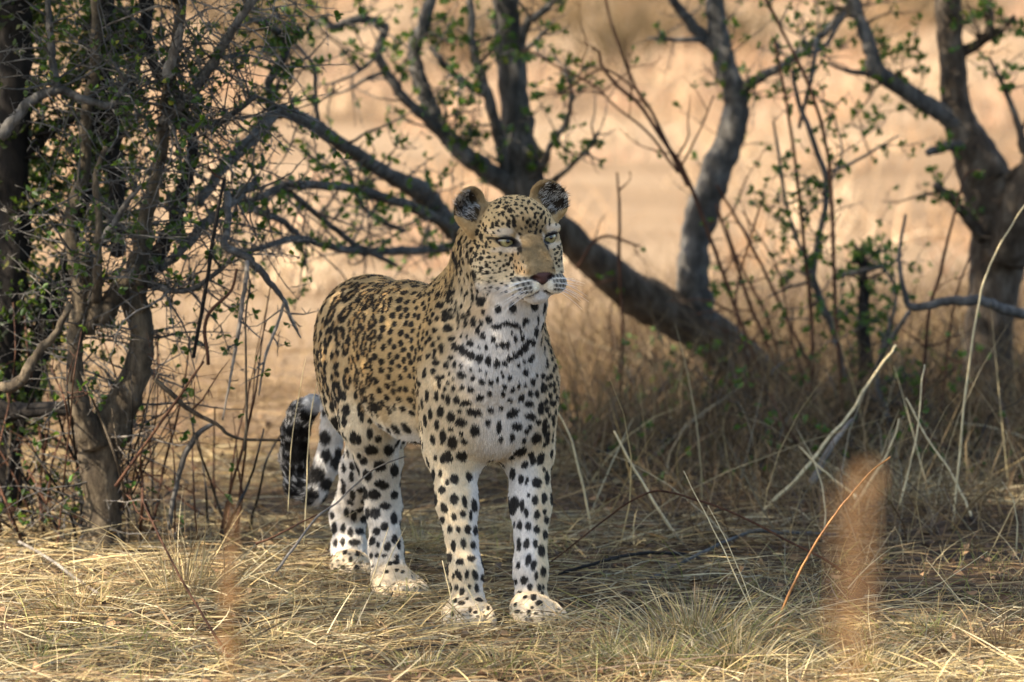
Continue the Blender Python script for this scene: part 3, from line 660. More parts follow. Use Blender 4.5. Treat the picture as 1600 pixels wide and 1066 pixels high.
# --- head
hb = HEAD_AX[1]
hell('head', (0, -7.0, 1.2), (7.4, 8.2, 6.9), k=0.02)
hell('head', (0, -1.8, 2.6), (5.6, 3.5, 4.0), k=0.025)
hell('head', (0, -8.5, -5.5), (6.6, 6.0, 6.0), k=0.03)
for s in (-1, 1):
    hell('head', (s * 4.6, -3.6, -2.6), (3.3, 4.6, 4.2), k=0.025)
    hell('head', (s * 5.3, -6.5, -5.2), (3.2, 4.4, 4.6), k=0.025)
    hell('head', (s * 4.2, -0.1, 1.75), (2.8, 1.7, 1.05), k=0.012, rot=None)
    hcone('head', (0, 3.6, -10.0), (s * 4.4, -4.5, -7.6), 2.0, 3.2, k=0.02)
hcone('head', (0, -0.5, -2.8), (0, 4.8, -7.0), 4.0, 3.2, k=0.02)
hcone('head', (-1.2, 0.0, 0.5), (-1.55, 6.9, -5.9), 1.6, 1.25, k=0.018)
hcone('head', (1.2, 0.0, 0.5), (1.55, 6.9, -5.9), 1.6, 1.25, k=0.018)
for s in (-1, 1):
    hell('muzzle', (s * 2.75, 5.2, -8.75), (2.95, 3.0, 2.25), k=0.008)
hell('muzzle', (0, 3.9, -11.0), (2.2, 2.6, 1.55), k=0.006)
hell('nose', (0, 7.4, -6.9), (2.35, 1.3, 0.95), k=0.006)
hell('nose', (0, 7.5, -7.8), (1.1, 1.1, 0.9), k=0.006)
# carve: eye openings, nostrils, mouth, philtrum
for s in (-1, 1):
    er = rot3('Y', s * 12)
    hell('eye', (s * 4.45, 1.6, -0.2), (1.55, 2.2, 0.46), k=0.004, op='sub', rot=er)
    hell('nostril', (s * 1.5, 8.3, -7.2), (0.8, 1.0, 0.36), k=0.003, op='sub', rot=rot3('Y', s * 20))
    hcone('mouth', (s * 0.1, 7.4, -9.9), (s * 2.9, 6.0, -10.75), 0.18, 0.2, k=0.006, op='sub')
    hcone('mouth', (s * 2.9, 6.0, -10.75), (s * 5.6, 2.5, -9.7), 0.22, 0.25, k=0.006, op='sub')
hcone('mouth', (0, 8.4, -8.6), (0, 7.6, -10.0), 0.14, 0.18, k=0.005, op='sub')
for s in (-1, 1):
    hell('head', (s * 4.55, 0.55, 0.62), (2.1, 1.1, 0.42), k=0.005, rot=rot3('Y', s * 10))
# ears: cupped shells
EARS = []
for s, tilt, turn in ((-1, -30, 22), (1, 24, -26)):
    er = rot3('Y', tilt) @ rot3('Z', turn)
    base = np.array((s * 8.3, -9.3, 6.3))
    EARS.append((s, base, er))
    hell('ear', base, (3.6, 1.6, 4.2), k=0.022, rot=er)
    off = er.T @ np.array((0, 1.35, 0.25)) if False else (np.array((0, 1.45, 0.25)) @ er)
    hell('earin', base + off, (3.3, 1.85, 3.85), k=0.004, op='sub', rot=er)
    hell('ear', base + (np.array((-s * 1.9, 0.9, -2.2)) @ er), (2.7 if s < 0 else 1.9, 1.3, 3.3), k=0.014, rot=er)

def prim_dist(P, p):
    if P['t'] == 'e':
        q = (p - P['c']) @ P['ax'].T
        k0 = np.linalg.norm(q / P['r'], axis=-1); k1 = np.linalg.norm(q / P['r'] ** 2, axis=-1)
        return k0 * (k0 - 1) / np.maximum(k1, 1e-9)
    ab = P['b'] - P['a']
    t = np.clip(((p - P['a']) @ ab) / (ab @ ab), 0, 1)
    return np.linalg.norm(p - P['a'] - t[..., None] * ab, axis=-1) - (P['ra'] + t * (P['rb'] - P['ra']))
def prim_box(P):
    if P['t'] == 'e':
        e = np.sqrt(((P['ax'] * P['r'][:, None]) ** 2).sum(0))
        return P['c'] - e, P['c'] + e
    r = max(P['ra'], P['rb'])
    return np.minimum(P['a'], P['b']) - r, np.maximum(P['a'], P['b']) + r

CELL = 0.003
lo = np.min([prim_box(P)[0] for P in PRIMS], 0) - 0.02; hi = np.max([prim_box(P)[1] for P in PRIMS], 0) + 0.02
dims = np.ceil((hi - lo) / CELL).astype(int) + 1
D = np.full(dims, 0.2, dtype=np.float32)
def blend(P):
    a, b = prim_box(P); pad = P['k'] + 0.012
    i0 = np.clip(np.floor((a - pad - lo) / CELL).astype(int), 0, dims); i1 = np.clip(np.ceil((b + pad - lo) / CELL).astype(int) + 1, 0, dims)
    ax = [lo[j] + CELL * np.arange(i0[j], i1[j]) for j in range(3)]
    p = np.stack(np.meshgrid(*ax, indexing='ij'), -1).astype(np.float32)
    d2 = prim_dist(P, p).astype(np.float32)
    sl = tuple(slice(i0[j], i1[j]) for j in range(3))
    d1 = D[sl]; k = P['k']
    if P['op'] == 'add':
        h = np.clip(0.5 + 0.5 * (d1 - d2) / k, 0, 1)
        D[sl] = d1 * (1 - h) + d2 * h - k * h * (1 - h)
    else:
        d2 = -d2
        h = np.clip(0.5 - 0.5 * (d1 - d2) / k, 0, 1)
        D[sl] = d1 * (1 - h) + d2 * h + k * h * (1 - h)
for P in PRIMS: blend(P)

def surface_nets(D):
    ins = D < 0
    c = np.zeros(np.array(D.shape) - 1, dtype=np.uint8)
    for dx in (0, 1):
        for dy in (0, 1):
            for dz in (0, 1):
                c += ins[dx:D.shape[0] - 1 + dx, dy:D.shape[1] - 1 + dy, dz:D.shape[2] - 1 + dz]
    cells = np.argwhere((c > 0) & (c < 8))
    idx = np.full(c.shape, -1, dtype=np.int32); idx[tuple(cells.T)] = np.arange(len(cells))
    acc = np.zeros((len(cells), 3)); cnt = np.zeros(len(cells))
    corners = [(x, y, z) for x in (0, 1) for y in (0, 1) for z in (0, 1)]
    for a in corners:
        for ax in range(3):
            if a[ax]: continue
            b = list(a); b[ax] = 1
            da = D[tuple((cells + a).T)].astype(float); db = D[tuple((cells + b).T)].astype(float)
            m = (da < 0) != (db < 0)
            t = np.where(m, da / np.where(m, da - db, 1), 0)
            pos = np.array(a, float) + np.zeros((len(cells), 3)); pos[:, ax] = t
            acc += pos * m[:, None]; cnt += m
    v = (cells + acc / cnt[:, None])
    faces = []
    for ax in range(3):
        u, w = (ax + 1) % 3, (ax + 2) % 3
        s0 = [slice(None)] * 3; s1 = [slice(None)] * 3
        s0[ax] = slice(0, -1); s1[ax] = slice(1, None)
        A = ins[tuple(s0)]; B = ins[tuple(s1)]
        e = np.argwhere(A != B)
        e = e[(e[:, u] > 0) & (e[:, w] > 0) & (e[:, u] < D.shape[u] - 1) & (e[:, w] < D.shape[w] - 1)]
        fl = A[tuple(e.T)]
        def cell(du, dw):
            q = e.copy(); q[:, u] -= du; q[:, w] -= dw
            return idx[tuple(q.T)]
        f = np.stack([cell(1, 1), cell(0, 1), cell(0, 0), cell(1, 0)], 1)
        f[~fl] = f[~fl][:, ::-1]
        faces.append(f)
    return v, np.concatenate(faces)
V, F = surface_nets(D)
V = lo + V * CELL
gx = np.gradient(D)[0] if False else None
def grid_normal(p):
    q = (p - lo) / CELL
    def samp(q):
        i = np.clip(np.floor(q).astype(int), 0, np.array(D.shape) - 2); f = q - i
        o = 0
        for dx in (0, 1):
            for dy in (0, 1):
                for dz in (0, 1):
                    o = o + D[i[:, 0] + dx, i[:, 1] + dy, i[:, 2] + dz] * (f[:, 0] if dx else 1 - f[:, 0]) * (f[:, 1] if dy else 1 - f[:, 1]) * (f[:, 2] if dz else 1 - f[:, 2])
        return o
    n = np.stack([samp(q + e) - samp(q - e) for e in np.eye(3)], 1)
    return n / np.maximum(np.linalg.norm(n, axis=1), 1e-9)[:, None]
NV = grid_normal(V)

# --- regions, flow of the fur
REG = ['head', 'muzzle', 'nose', 'ear', 'neck', 'throat', 'chest', 'shoulder', 'torso', 'belly', 'rump', 'fleg', 'hleg', 'paw', 'tail']
def regions(p):
    w = np.zeros((len(p), len(REG))); fl = np.zeros((len(p), 3))
    near = H(0, 8.5, -4.5)
    hd = p - near; hd /= np.maximum(np.linalg.norm(hd, axis=1), 1e-6)[:, None]
    for P in PRIMS:
        if P['op'] != 'add': continue
        a, b = prim_box(P)
        m = np.all((p > a - 0.06) & (p < b + 0.06), axis=1)
        if not m.any(): continue
        d = prim_dist(P, p[m])
        e = np.exp(-np.abs(np.maximum(d, -0.06)) / 0.010) + 1e-9
        w[m, REG.index(P['region'])] += e
        if P['region'] == 'ear': f = HEAD_AX[2] + np.zeros((m.sum(), 3))
        elif P['flow'] is not None: f = P['flow']
        else: f = hd[m]
        fl[m] += e[:, None] * f
    w /= np.maximum(w.sum(1), 1e-12)[:, None]
    fl /= np.maximum(np.linalg.norm(fl, axis=1), 1e-9)[:, None]
    return w, fl

# --- coat markings: dark blobs traced on the visible side, others scattered by region
BVH = BVHTree.FromPolygons(V.tolist(), F.tolist())
def crop(off, s, rows):
    out = []
    for r in rows:
        cx, cy, w, h = r[:4]; ang = r[4] if len(r) > 4 else 0
        out.append((off[0] + cx / s, off[1] + cy / s, w / s, h / s, ang))
    return out
CHEST = crop((640, 440), 3.81, [(255,335,40,30),(275,380,35,45),(318,398,40,60),(365,430,50,50),(418,448,45,45),(468,460,35,55),(517,477,35,55),(562,480,35,30),(600,450,40,30),(655,415,35,45),(685,385,40,45),(710,350,30,40),(735,352,30,40),(755,290,25,60),(765,215,12,60),
 (340,415,40,40),(295,390,40,40),(630,432,34,34),(520,257,60,35),(585,240,70,35),(630,250,40,35),(475,217,35,50),(428,237,25,35),(385,232,30,60),(408,283,30,45),(340,235,25,45),(440,315,30,45),(360,178,22,45),(450,168,18,28),(345,55,15,22),(435,107,60,40,-35),(380,85,18,50),(240,65,22,45),(235,98,25,30),(188,130,38,38),(215,185,30,40),(250,160,25,25),(215,217,35,35),(235,270,55,45),(293,200,14,80),(298,255,12,40),(315,317,16,22),(345,320,12,20),(365,358,35,40,45),(415,380,14,25),(457,383,20,32),(500,335,28,38),(520,372,16,28),(552,368,30,40),(585,365,30,45),(630,328,22,45),(610,300,12,25),(672,325,22,45),(695,222,40,35),(660,275,14,60),(680,232,18,50),
 (195,395,30,60),(248,447,32,30),(180,330,20,25),(270,485,28,32),(308,490,25,22),(222,492,35,38,40),(150,440,22,38),(310,547,50,38,20),(377,569,26,32),(428,587,36,40),(363,517,18,20),(420,522,20,20),(485,592,30,32),(523,577,20,28),(558,558,16,28),(597,564,30,28),(548,535,12,25),(455,535,14,18),(690,530,36,40),(718,457,28,28),(735,432,20,28),(650,490,16,25),(683,468,18,22),(735,583,28,42),(755,545,16,22),(790,550,28,28),(180,607,26,42),(232,594,20,28),(205,562,20,30),(262,627,26,34),(214,632,18,26),(315,625,25,30),(362,633,36,34),(475,655,30,34),(568,615,26,32),(615,637,28,32),(652,612,18,34),(688,605,18,30),(240,540,22,22),(263,573,16,18),(420,683,45,38),(280,698,36,45),(230,697,28,60),(162,675,26,60),(200,677,20,38),(338,718,65,34,-15),(388,772,90,42,12),(556,662,26,34),(600,700,30,30),(666,685,30,45,30),(720,657,30,38),(757,657,22,42),(712,716,48,36,15),(780,745,34,75),(790,620,24,60),(617,772,78,44,-28),(716,792,60,44),(638,852,62,48),(482,755,34,30),(546,746,26,24),(298,766,30,22,-20),(186,768,40,65),(247,800,45,62),(308,832,60,54),(390,878,56,60),(165,850,30,55),(245,873,32,26),(200,915,38,80),(255,950,52,75),(308,900,24,28),(325,948,36,32),(467,832,30,42),(533,857,28,70),(544,930,28,32),(765,828,32,34),(715,853,20,28),(697,882,28,40),(755,924,55,65,20),(803,865,28,100),(610,920,30,45),(684,935,24,34),(660,1005,75,48,-30),(725,1030,32,60),(780,1040,40,60,25),(230,1035,40,70),(312,1035,60,60,30),(820,930,20,60)])
LEGS = crop((640, 680), 3.331, [(205,110,40,65,-30),(173,120,34,60),(270,108,55,52,35),(135,115,22,36),(122,205,26,85),(160,195,24,45),(233,226,50,62,-30),(195,242,26,40),(310,213,40,56,-20),(170,281,42,45),(136,328,26,75),(232,330,48,62),(285,340,28,75,-15),(334,362,36,85,-10),(180,376,40,65,-30),(232,420,34,40),(277,405,36,48,-20),(317,415,20,60),(170,437,34,46),(210,485,32,48),(252,487,28,40),(302,487,36,50),(340,490,26,55),(180,532,36,80,-20),(228,574,30,70),(280,557,34,60),(330,570,32,48),(208,632,36,60),(263,655,42,42),(320,638,50,36),(255,722,34,65,-25),(298,720,28,50),(340,722,36,58,-30),(228,728,18,36),(375,735,18,44),(245,787,28,38),(272,812,34,48,20),(347,793,28,55),(310,785,20,36),(383,815,24,30),(270,873,44,26),(363,856,50,26),(237,860,24,40),(315,910,24,36),(342,922,26,22),(407,900,20,36),(300,850,18,24),(225,930,26,34),(200,690,16,70),(137,400,16,80),(108,250,14,70),
 (535,112,30,36),(600,150,42,40,-35),(645,132,34,55,25),(683,125,38,70,25),(633,97,30,44),(577,80,65,42,-15),(535,197,38,68),(580,227,34,55),(662,245,54,58),(517,274,24,34),(610,235,20,55,15),(698,172,18,28),(713,218,26,85),(738,190,12,60),(540,362,62,105,15),(585,362,28,70),(620,310,20,32),(653,335,38,58),(700,324,32,66),(737,320,18,80),(608,400,26,56),(664,410,34,52),(703,393,24,36),(712,436,30,44),(574,466,30,58),(617,470,36,52),(547,460,14,36),(661,490,38,52),(703,512,30,56),(537,530,34,80),(570,567,28,75),(608,562,34,66,10),(653,563,28,54),(685,598,40,74),(727,480,14,50),(715,600,16,80),(618,647,34,72,15),(645,672,36,64,15),(567,672,26,44),(693,705,34,56),(659,730,24,52),(596,752,46,54,35),(625,787,32,52),(552,757,26,34),(673,790,26,50),(540,818,18,22),(573,815,26,16),(645,842,34,48),(675,874,46,34),(600,842,26,26),(550,880,20,36),(693,790,14,44),(688,823,20,30),(535,856,22,20),(560,918,36,22,-20),(620,922,24,44),(637,897,22,18),(655,928,26,16)])
HIND = crop((430, 600), 3.044, [(475,105,60,55),(437,67,34,40),(433,25,28,32),(390,45,32,38),(325,50,38,55),(340,120,40,60),(508,198,38,34),(548,220,34,45),(450,230,36,60),(490,257,36,36),(455,170,32,30),(413,165,24,34),(455,310,75,50),(540,310,54,65),(420,362,42,42),(497,385,65,60),(396,335,24,45),(440,430,52,60),(565,408,44,65),(390,400,26,70,-20),(508,475,75,50,15),(472,522,65,56,15),(565,523,40,46),(425,510,36,80,-20),(523,577,56,42),(475,612,60,60),(563,635,34,66),(440,610,26,60),(520,677,40,50),(483,698,36,44),(462,742,38,44),(565,735,30,50),(534,770,34,52),(490,760,20,32),(585,760,20,50),(520,815,36,20),(457,810,20,32),(483,812,22,28),(575,845,30,36,35),(545,853,24,26),(577,818,28,24),(530,893,22,20),(577,885,22,20),(605,893,22,18),(465,860,20,18),(370,250,36,70),(395,260,30,55),(330,170,30,60),
 (370,525,30,65),(340,607,30,50),(373,622,34,66),(420,637,36,50),(283,682,32,66),(325,682,30,48),(357,702,30,48),(402,697,50,36),(289,752,24,45),(322,747,28,42),(376,752,60,36),(331,798,26,42),(392,803,26,40),(359,835,24,32),(387,875,32,38),(322,872,28,28),(275,620,22,40),(290,885,30,24),(262,728,14,40),(415,555,20,36),(365,440,26,60),(327,500,24,60),
 (283,182,54,70),(240,250,55,80),(312,235,30,65),(245,335,55,70),(207,425,70,85),(247,470,70,65),(282,365,48,70),(185,520,60,55),(300,320,34,60),(272,100,38,60),(235,130,22,40),(237,70,30,45),
 (150,150,80,70),(115,240,160,62),(105,305,150,66),(100,357,140,52),(80,425,44,60),(122,425,44,50),(72,500,36,50),(125,480,46,40),(110,560,70,36),(165,560,50,36),(160,440,30,70),(100,520,40,30)])
FACE = crop((660, 260), 4.443, [(412,490,26,55),(448,548,24,50),(348,575,24,40),(375,618,28,42),(388,563,22,36),(412,640,36,30),(345,655,28,44),(372,527,20,34),(430,597,20,36),(452,690,30,36),(412,718,26,48),(458,738,36,30),(368,750,30,70,-20),(472,632,26,24),(508,630,22,24),(497,720,18,18),(548,606,24,24),(545,705,16,18),(597,675,28,28),(570,688,18,26),(618,636,24,26),(625,700,20,18),(540,657,28,14),(583,650,16,16),(610,655,14,20),(625,750,24,24),(580,718,24,16),(520,690,20,18),(320,600,24,60),(320,540,20,50),(270,515,24,40),(262,655,22,60),(238,640,20,60),(275,590,18,60),(300,560,14,50),(225,600,14,60),(265,730,14,50),(245,680,14,50),(212,790,16,70),(175,800,20,60),(130,950,42,46),(187,915,36,44),(205,862,26,50),(120,878,54,40),(355,900,24,70),(312,865,22,26),(418,925,64,60,-35),(332,1003,28,50),(432,995,30,36),(165,1010,50,50,30),(203,988,28,28),(235,940,20,30),
 (610,312,40,36),(638,395,30,80),(600,400,30,60,20),(562,402,24,30),(520,405,24,40),(490,412,26,46),(385,460,28,48,15),(440,445,20,40),(400,420,22,20),(425,410,16,30),(585,285,46,24,-30),(540,252,24,28),(525,285,30,26,-20),(585,255,28,18),(560,325,36,20,-20),(622,347,24,20),(535,338,20,20),(660,350,26,20),(690,330,26,18),(700,370,18,26),(730,395,20,34),(750,420,24,30),(770,400,22,30),(790,440,20,30),(720,430,22,22),(780,462,26,20),(748,458,26,16),(800,390,16,30),(820,360,20,26),(850,390,14,40),(880,400,14,40),(760,300,34,22,20),(800,330,30,20,30),(720,300,24,24),(690,280,26,20),(650,270,30,18),(740,250,26,18,20),(700,240,26,16),(660,235,28,14),(620,225,26,14),(580,222,26,14),(540,220,22,14),(500,215,20,14),(515,240,20,18),(780,360,22,24),(840,330,18,26),(660,300,22,16),(780,270,26,16,25),(820,300,20,20),(600,195,24,12),(640,200,26,12),(680,208,24,12),(720,218,22,12),(760,235,22,14),
 (945,570,16,26),(960,600,14,30),(930,600,20,20),(918,640,16,24),(945,650,18,24),(960,640,10,30),(935,560,14,18),(955,545,12,20),(925,670,16,20),(940,690,14,20),(915,610,14,16),(905,700,16,16)])
BLOBS = []                                                    # centre, normal, long axis, half length, half width
MANUAL = []
for k_, rows in (('c', CHEST), ('l', LEGS), ('h', HIND), ('f', FACE)):
    for (px, py, w, h, ang) in rows:
        d = ray(px, py).normalized()
        loc, nor, _, dist = BVH.ray_cast(CAM_LOC, d)
        if loc is None: continue
        m = scale_at(loc.y)
        a = math.radians(ang)
        up_img = CU * math.cos(a) + CR * math.sin(a); rt_img = CR * math.cos(a) - CU * math.sin(a)
        n = np.array(nor)
        g = {'c': 1.2, 'l': 0.98, 'h': 1.0, 'f': 1.12}[k_]
        BLOBS.append((np.array(loc), n, np.array(up_img), np.array(rt_img), h * m * 0.5 * g, w * m * 0.5 * g, 1.0))
        MANUAL.append(np.array(loc))
MANUAL = np.array(MANUAL)
kdm = kdtree.KDTree(len(MANUAL))
for i, p in enumerate(MANUAL): kdm.insert(p, i)
kdm.balance()
WV, FLV = regions(V)
ri = {r: i for i, r in enumerate(REG)}
prng = np.random.default_rng(21)
def scatter_spots():
    order = prng.permutation(len(V))[:60000]
    acc_p, acc_s = np.zeros((6000, 3)), np.zeros(6000); na = 0
    hv = to_head(V)
    to_cam = np.array(CAM_LOC) - np.array([0, 0.1, .5]); to_cam = to_cam / np.linalg.norm(to_cam)
    for i in order:
        w = WV[i]; p = V[i]; n = NV[i]
        if n @ to_cam > 0.05:
            q_ = p - np.array(CAM_LOC); dp = q_ @ np.array(CF)
            sx_, sy_ = 800 + FPX * q_[0] / dp, 533 - FPX * (q_ @ np.array(CU)) / dp
            if 686 < sx_ < 850 and 500 < sy_ < 722 and n @ to_cam > .25: continue
            if 664 < sx_ < 872 and 722 <= sy_ < 955: continue
            if 545 < sx_ < 640 and 690 < sy_ < 912 and p[1] < .62: continue
            if 440 < sx_ < 535 and 600 < sy_ < 800 and p[1] > .7: continue
        rump = w[ri['rump']] + w[ri['torso']] + w[ri['belly']] + w[ri['shoulder']]
        leg = w[ri['fleg']] + w[ri['hleg']]
        if w[ri['paw']] > 0.5: sp, kind = 0.015, 'paw'
        elif w[ri['tail']] > 0.5: sp, kind = 0.05, 'tail'
        elif w[ri['nose']] + w[ri['muzzle']] + w[ri['ear']] > 0.4: continue
        elif w[ri['head']] > 0.5:
            h = hv[i]
            if abs(h[0]) < 2.6 and h[1] > 0.5 and -9 < h[2] < 0.8: continue
            if np.hypot(abs(h[0]) - 4.45, h[2]) < 2.5 and h[1] > -3: continue
            if h[1] > 2.5 and not (abs(h[0]) > 2.9 and h[2] > -6.4): continue
            sp, kind = 0.0112, 'head'
        elif w[ri['neck']] > 0.45: sp, kind = 0.0175, 'neck'
        elif w[ri['throat']] + w[ri['chest']] > 0.5: sp, kind = 0.030, 'chest'
        elif leg > 0.5 and (p[2] < 0.38 or w[ri['fleg']] > .4): sp, kind = 0.033, 'leg'
        elif leg > 0.5: sp, kind = 0.031, 'rosette'
        else:
            fwd = (p - np.array([0, 0.1, 0])) @ BF
            sp = 0.0160 + 0.0145 * smooth01(-fwd, 0.12, 0.45)
            kind = 'rosette' if fwd + 0.05 * noise3(p[None] * 9)[0] < -0.27 else 'flank'
            if n[2] < -0.5: sp, kind = 0.05, 'leg'
        if na:
            dv = acc_p[:na] - p
            if kind in ('flank', 'rosette') and abs(n @ BF) < .75: dv = dv - np.outer(dv @ BF, BF) * 0.42
            dd = np.linalg.norm(dv, axis=1)
            if (dd < np.maximum(sp, acc_s[:na]) * (0.8 if kind == 'rosette' else 0.88)).any(): continue
        mco, mi, md = kdm.find(p)
        if md < sp * (0.62 if kind in ('neck', 'flank', 'head') else 0.8): continue
        acc_p[na] = p; acc_s[na] = sp; na += 1
        fl = FLV[i]; t = fl - n * (fl @ n); t /= max(np.linalg.norm(t), 1e-6)
        b = np.cross(n, t)
        r = prng.random
        if kind == 'rosette':
            m = int(prng.integers(3, 6)); rr = sp * 0.35; a0 = r() * 6.28
            BLOBS.append((p, n, t, b, rr * 1.5, rr * 0.95, -1.0))       # tawny middle
            for j in range(m):
                a = a0 + 6.283 * j / m + (r() - .5) * 0.5
                c = p + (t * math.cos(a) * 1.55 + b * math.sin(a) * 1.0) * rr
                ta = -t * math.sin(a) + b * math.cos(a); na_ = t * math.cos(a) + b * math.sin(a)
                sz = sp * (0.205 + 0.07 * r())
                BLOBS.append((c, n, ta, na_, sz * (1.25 + 0.5 * r()), sz * 1.05, 1.0))
        elif kind == 'flank':
            tb = BF - n * (BF @ n); lt_ = np.linalg.norm(tb)
            tb = tb / max(lt_, 1e-6) if lt_ > .3 else t
            st = 1.0 if lt_ < .6 else 1.35
            BLOBS.append((p, n, tb, np.cross(n, tb), sp * (0.44 + .16 * r()) * st, sp * (0.37 + .11 * r()), 1.0))
            if r() < 0.15:
                c = p + (t * (r() - .5) + b * (r() - .5)) * sp
                BLOBS.append((c, n, t, b, sp * .26, sp * .15, 1.0))
        elif kind == 'neck':
            BLOBS.append((p, n, t, b, sp * (0.36 + .18 * r()), sp * (0.17 + .07 * r()), 1.0))
        elif kind == 'head':
            BLOBS.append((p, n, t, b, sp * (0.28 + .14 * r()), sp * (0.20 + .08 * r()), 1.0))
        elif kind == 'tail':
            BLOBS.append((p, n, t, b, sp * (0.34 + .1 * r()), sp * (0.30 + .1 * r()), 1.0))
        elif kind == 'paw':
            BLOBS.append((p, n, t, b, sp * .33, sp * .25, 0.8))
        else:
            BLOBS.append((p, n, t, b, sp * (0.32 + .12 * r()), sp * (0.24 + .1 * r()), 1.0))
scatter_spots()

def paint(p, n, w):
    """coat colour at points p: linear RGB, with fur length in metres"""
    N = len(p)
    hd = to_head(p)
    g = lambda *k: sum(w[:, ri[x]] for x in k)
    tan = np.array(lin(188, 158, 109)); cream = np.array(lin(222, 204, 170)); white = np.array(lin(222, 215, 204)); back = np.array(lin(166, 139, 96))
    col = np.tile(tan, (N, 1))
    lat = n @ BL; fwd = n @ BF; up = n[:, 2]
    nz = noise3(p * 14.0)
    mix = lambda col, c, m: col * (1 - m[:, None]) + np.array(c) * m[:, None]
    body = g('torso', 'belly', 'rump', 'shoulder', 'neck')
    col = mix(col, back, np.clip(body * smooth01(up + nz * .2, 0.35, 0.9), 0, 1))
    col = mix(col, cream, np.clip(g('torso', 'belly', 'rump', 'shoulder') * smooth01(-up + nz * .25, 0.0, 0.55), 0, 1))
    col = mix(col, white, np.clip(g('belly', 'torso') * smooth01(-up, 0.45, 0.8), 0, 1))
    inner = np.clip(g('fleg', 'hleg'), 0, 1)
    high = smooth01(p[:, 2] + nz * .04, 0.36, 0.46)
    col = mix(col, cream, inner * (1 - 0.8 * high * np.clip(g('hleg') * 1.5, 0, 1)))
    # inner sides of the limbs are white: side facing the animal's middle
    ctr = np.array([-0.02, 0.0, 0]); side = ((p - ctr) @ BL)
    col = mix(col, white, inner * (1 - .85 * high * np.clip(g('hleg') * 1.5, 0, 1)) * smooth01(-lat * np.sign(side) + nz * .25, -0.15, 0.5))
    col = mix(col, white, np.clip(g('hleg'), 0, 1) * 0.75 * smooth01(0.42 - p[:, 2] + nz * .06, 0.02, 0.20))
    front = smooth01(n @ CHEST_F + nz * .15, 0.10, 0.75)
    col = mix(col, white, np.clip(g('chest', 'throat'), 0, 1) * np.maximum(front, 0.25))
    col = mix(col, cream, np.clip(g('neck', 'shoulder'), 0, 1) * front * 0.9)
    col = mix(col, lin(208, 196, 174), np.clip(g('paw'), 0, 1) * 0.6)
    col = mix(col, cream, np.clip(g('paw'), 0, 1) * 0.3)
    tl = np.clip(g('tail'), 0, 1)
    col = mix(col, lin(212, 210, 206), tl * 0.9)
    curl = tl * smooth01(float(W(499, 690, .92).x) - p[:, 0], 0.0, 0.012)
    net = noise3(p * 75.0)
    col = mix(col, lin(20, 18, 18), curl * (0.93 - 0.85 * (1 - smooth01(np.abs(net), 0.04, 0.17))))
    # head
    h = np.clip(g('head', 'muzzle', 'nose', 'ear'), 0, 1)
    ax_, hy, hz = np.abs(hd[:, 0]), hd[:, 1], hd[:, 2]
    hc = np.tile(np.array(lin(204, 176, 128)), (N, 1))
    hc = mix(hc, lin(224, 206, 170), smooth01(-hz + nz, 1.0, 5.0))
    hc = mix(hc, lin(226, 220, 210), smooth01(-hz + nz * .8, 7.5, 9.5))
    bridge = smooth01(-ax_ + noise3(p * 130) * .5 + smooth01(hz, -3.5, 0) * .7, -3.5, -2.5) * smooth01(hz + nz * .6, -7.2, -6.0) * smooth01(hy + noise3(p * 110) * .7 - hz * .25, -0.2, 1.6)
    hc = mix(hc, lin(146, 123, 86), bridge)
    hc = mix(hc, lin(214, 158, 84), smooth01(-np.hypot(ax_ - 3.6, (hz + 5.9) * 1.2), -1.5, -0.6) * smooth01(hy, 2, 4) * .3)
    hc = mix(hc, lin(196, 160, 110), 0.8 * (1 - bridge) * smooth01(hy, 0.8, 2.4) * smooth01(hz + nz * .5, -6.6, -5.4) * smooth01(-ax_, -5.0, -4.0))
    for cz, cx, rx, rz in ((1.75, 5.0, 1.9, 0.8), (-1.7, 5.0, 2.2, 0.6), (0.0, 2.55, 0.35, 1.1)):
        e = np.hypot((ax_ - cx) / rx, (hz - cz) / rz) + noise3(p * 90) * .25
        hc = mix(hc, lin(228, 222, 210), 0.42 * smooth01(-e, -1.4, -0.5) * smooth01(hy, -4.5, -3))
    pads = smooth01(-np.hypot((ax_ - 3.2) / 3.1, (hz + 8.8) / 1.9), -1.15, -0.8) * smooth01(hy, 2, 3.5)
    hc = mix(hc, lin(236, 226, 204), pads)
    hc = hc * (1 + bridge * (0.22 * noise3(p * 260) + .16 * noise3(p * 90)))[:, None]
    col = mix(col, np.zeros(3), h); col = col + hc * h[:, None]
    # scattered and traced spots
    dark = np.zeros(N); tawny = np.zeros(N)
    kd = kdtree.KDTree(N)
    for i in range(N): kd.insert(p[i], i)
    kd.balance()
    for (c, nn, t, b, la, lb, kind) in BLOBS:
        rr = max(la, lb) * 1.35
        hit = kd.find_range(c, rr * 1.3)
        if not hit: continue
        ii = np.array([q[1] for q in hit])
        q = p[ii] - c
        if kind < 0 or True:
            ok = (n[ii] @ nn) > 0.1
        e = np.hypot((q @ t) / la, (q @ b) / lb)
        e = e + noise3(p[ii] * 130.0) * 0.20 + noise3(p[ii] * 420.0) * 0.05
        m = (1 - smooth01(e, 0.80, 1.12)) * ok
        if kind < 0: tawny[ii] = np.maximum(tawny[ii], m * 0.5)
        else: dark[ii] = np.maximum(dark[ii], m * kind)
    col = mix(col, lin(158, 118, 66), tawny * (1 - h))
    black = np.array(lin(17, 14, 13))
    col = mix(col, black, dark * 0.97)
    # face marks: eye liner, tear line, whisker rows, lips, nose
    er = np.hypot((ax_ - 4.45) / 2.0, (hz + 0.12 + (ax_ - 4.45) * -0.2) / 1.12)
    fm = h * smooth01(hy, -4, -2.5)
    liner = (1 - smooth01(er, 0.95, 1.2)) * fm
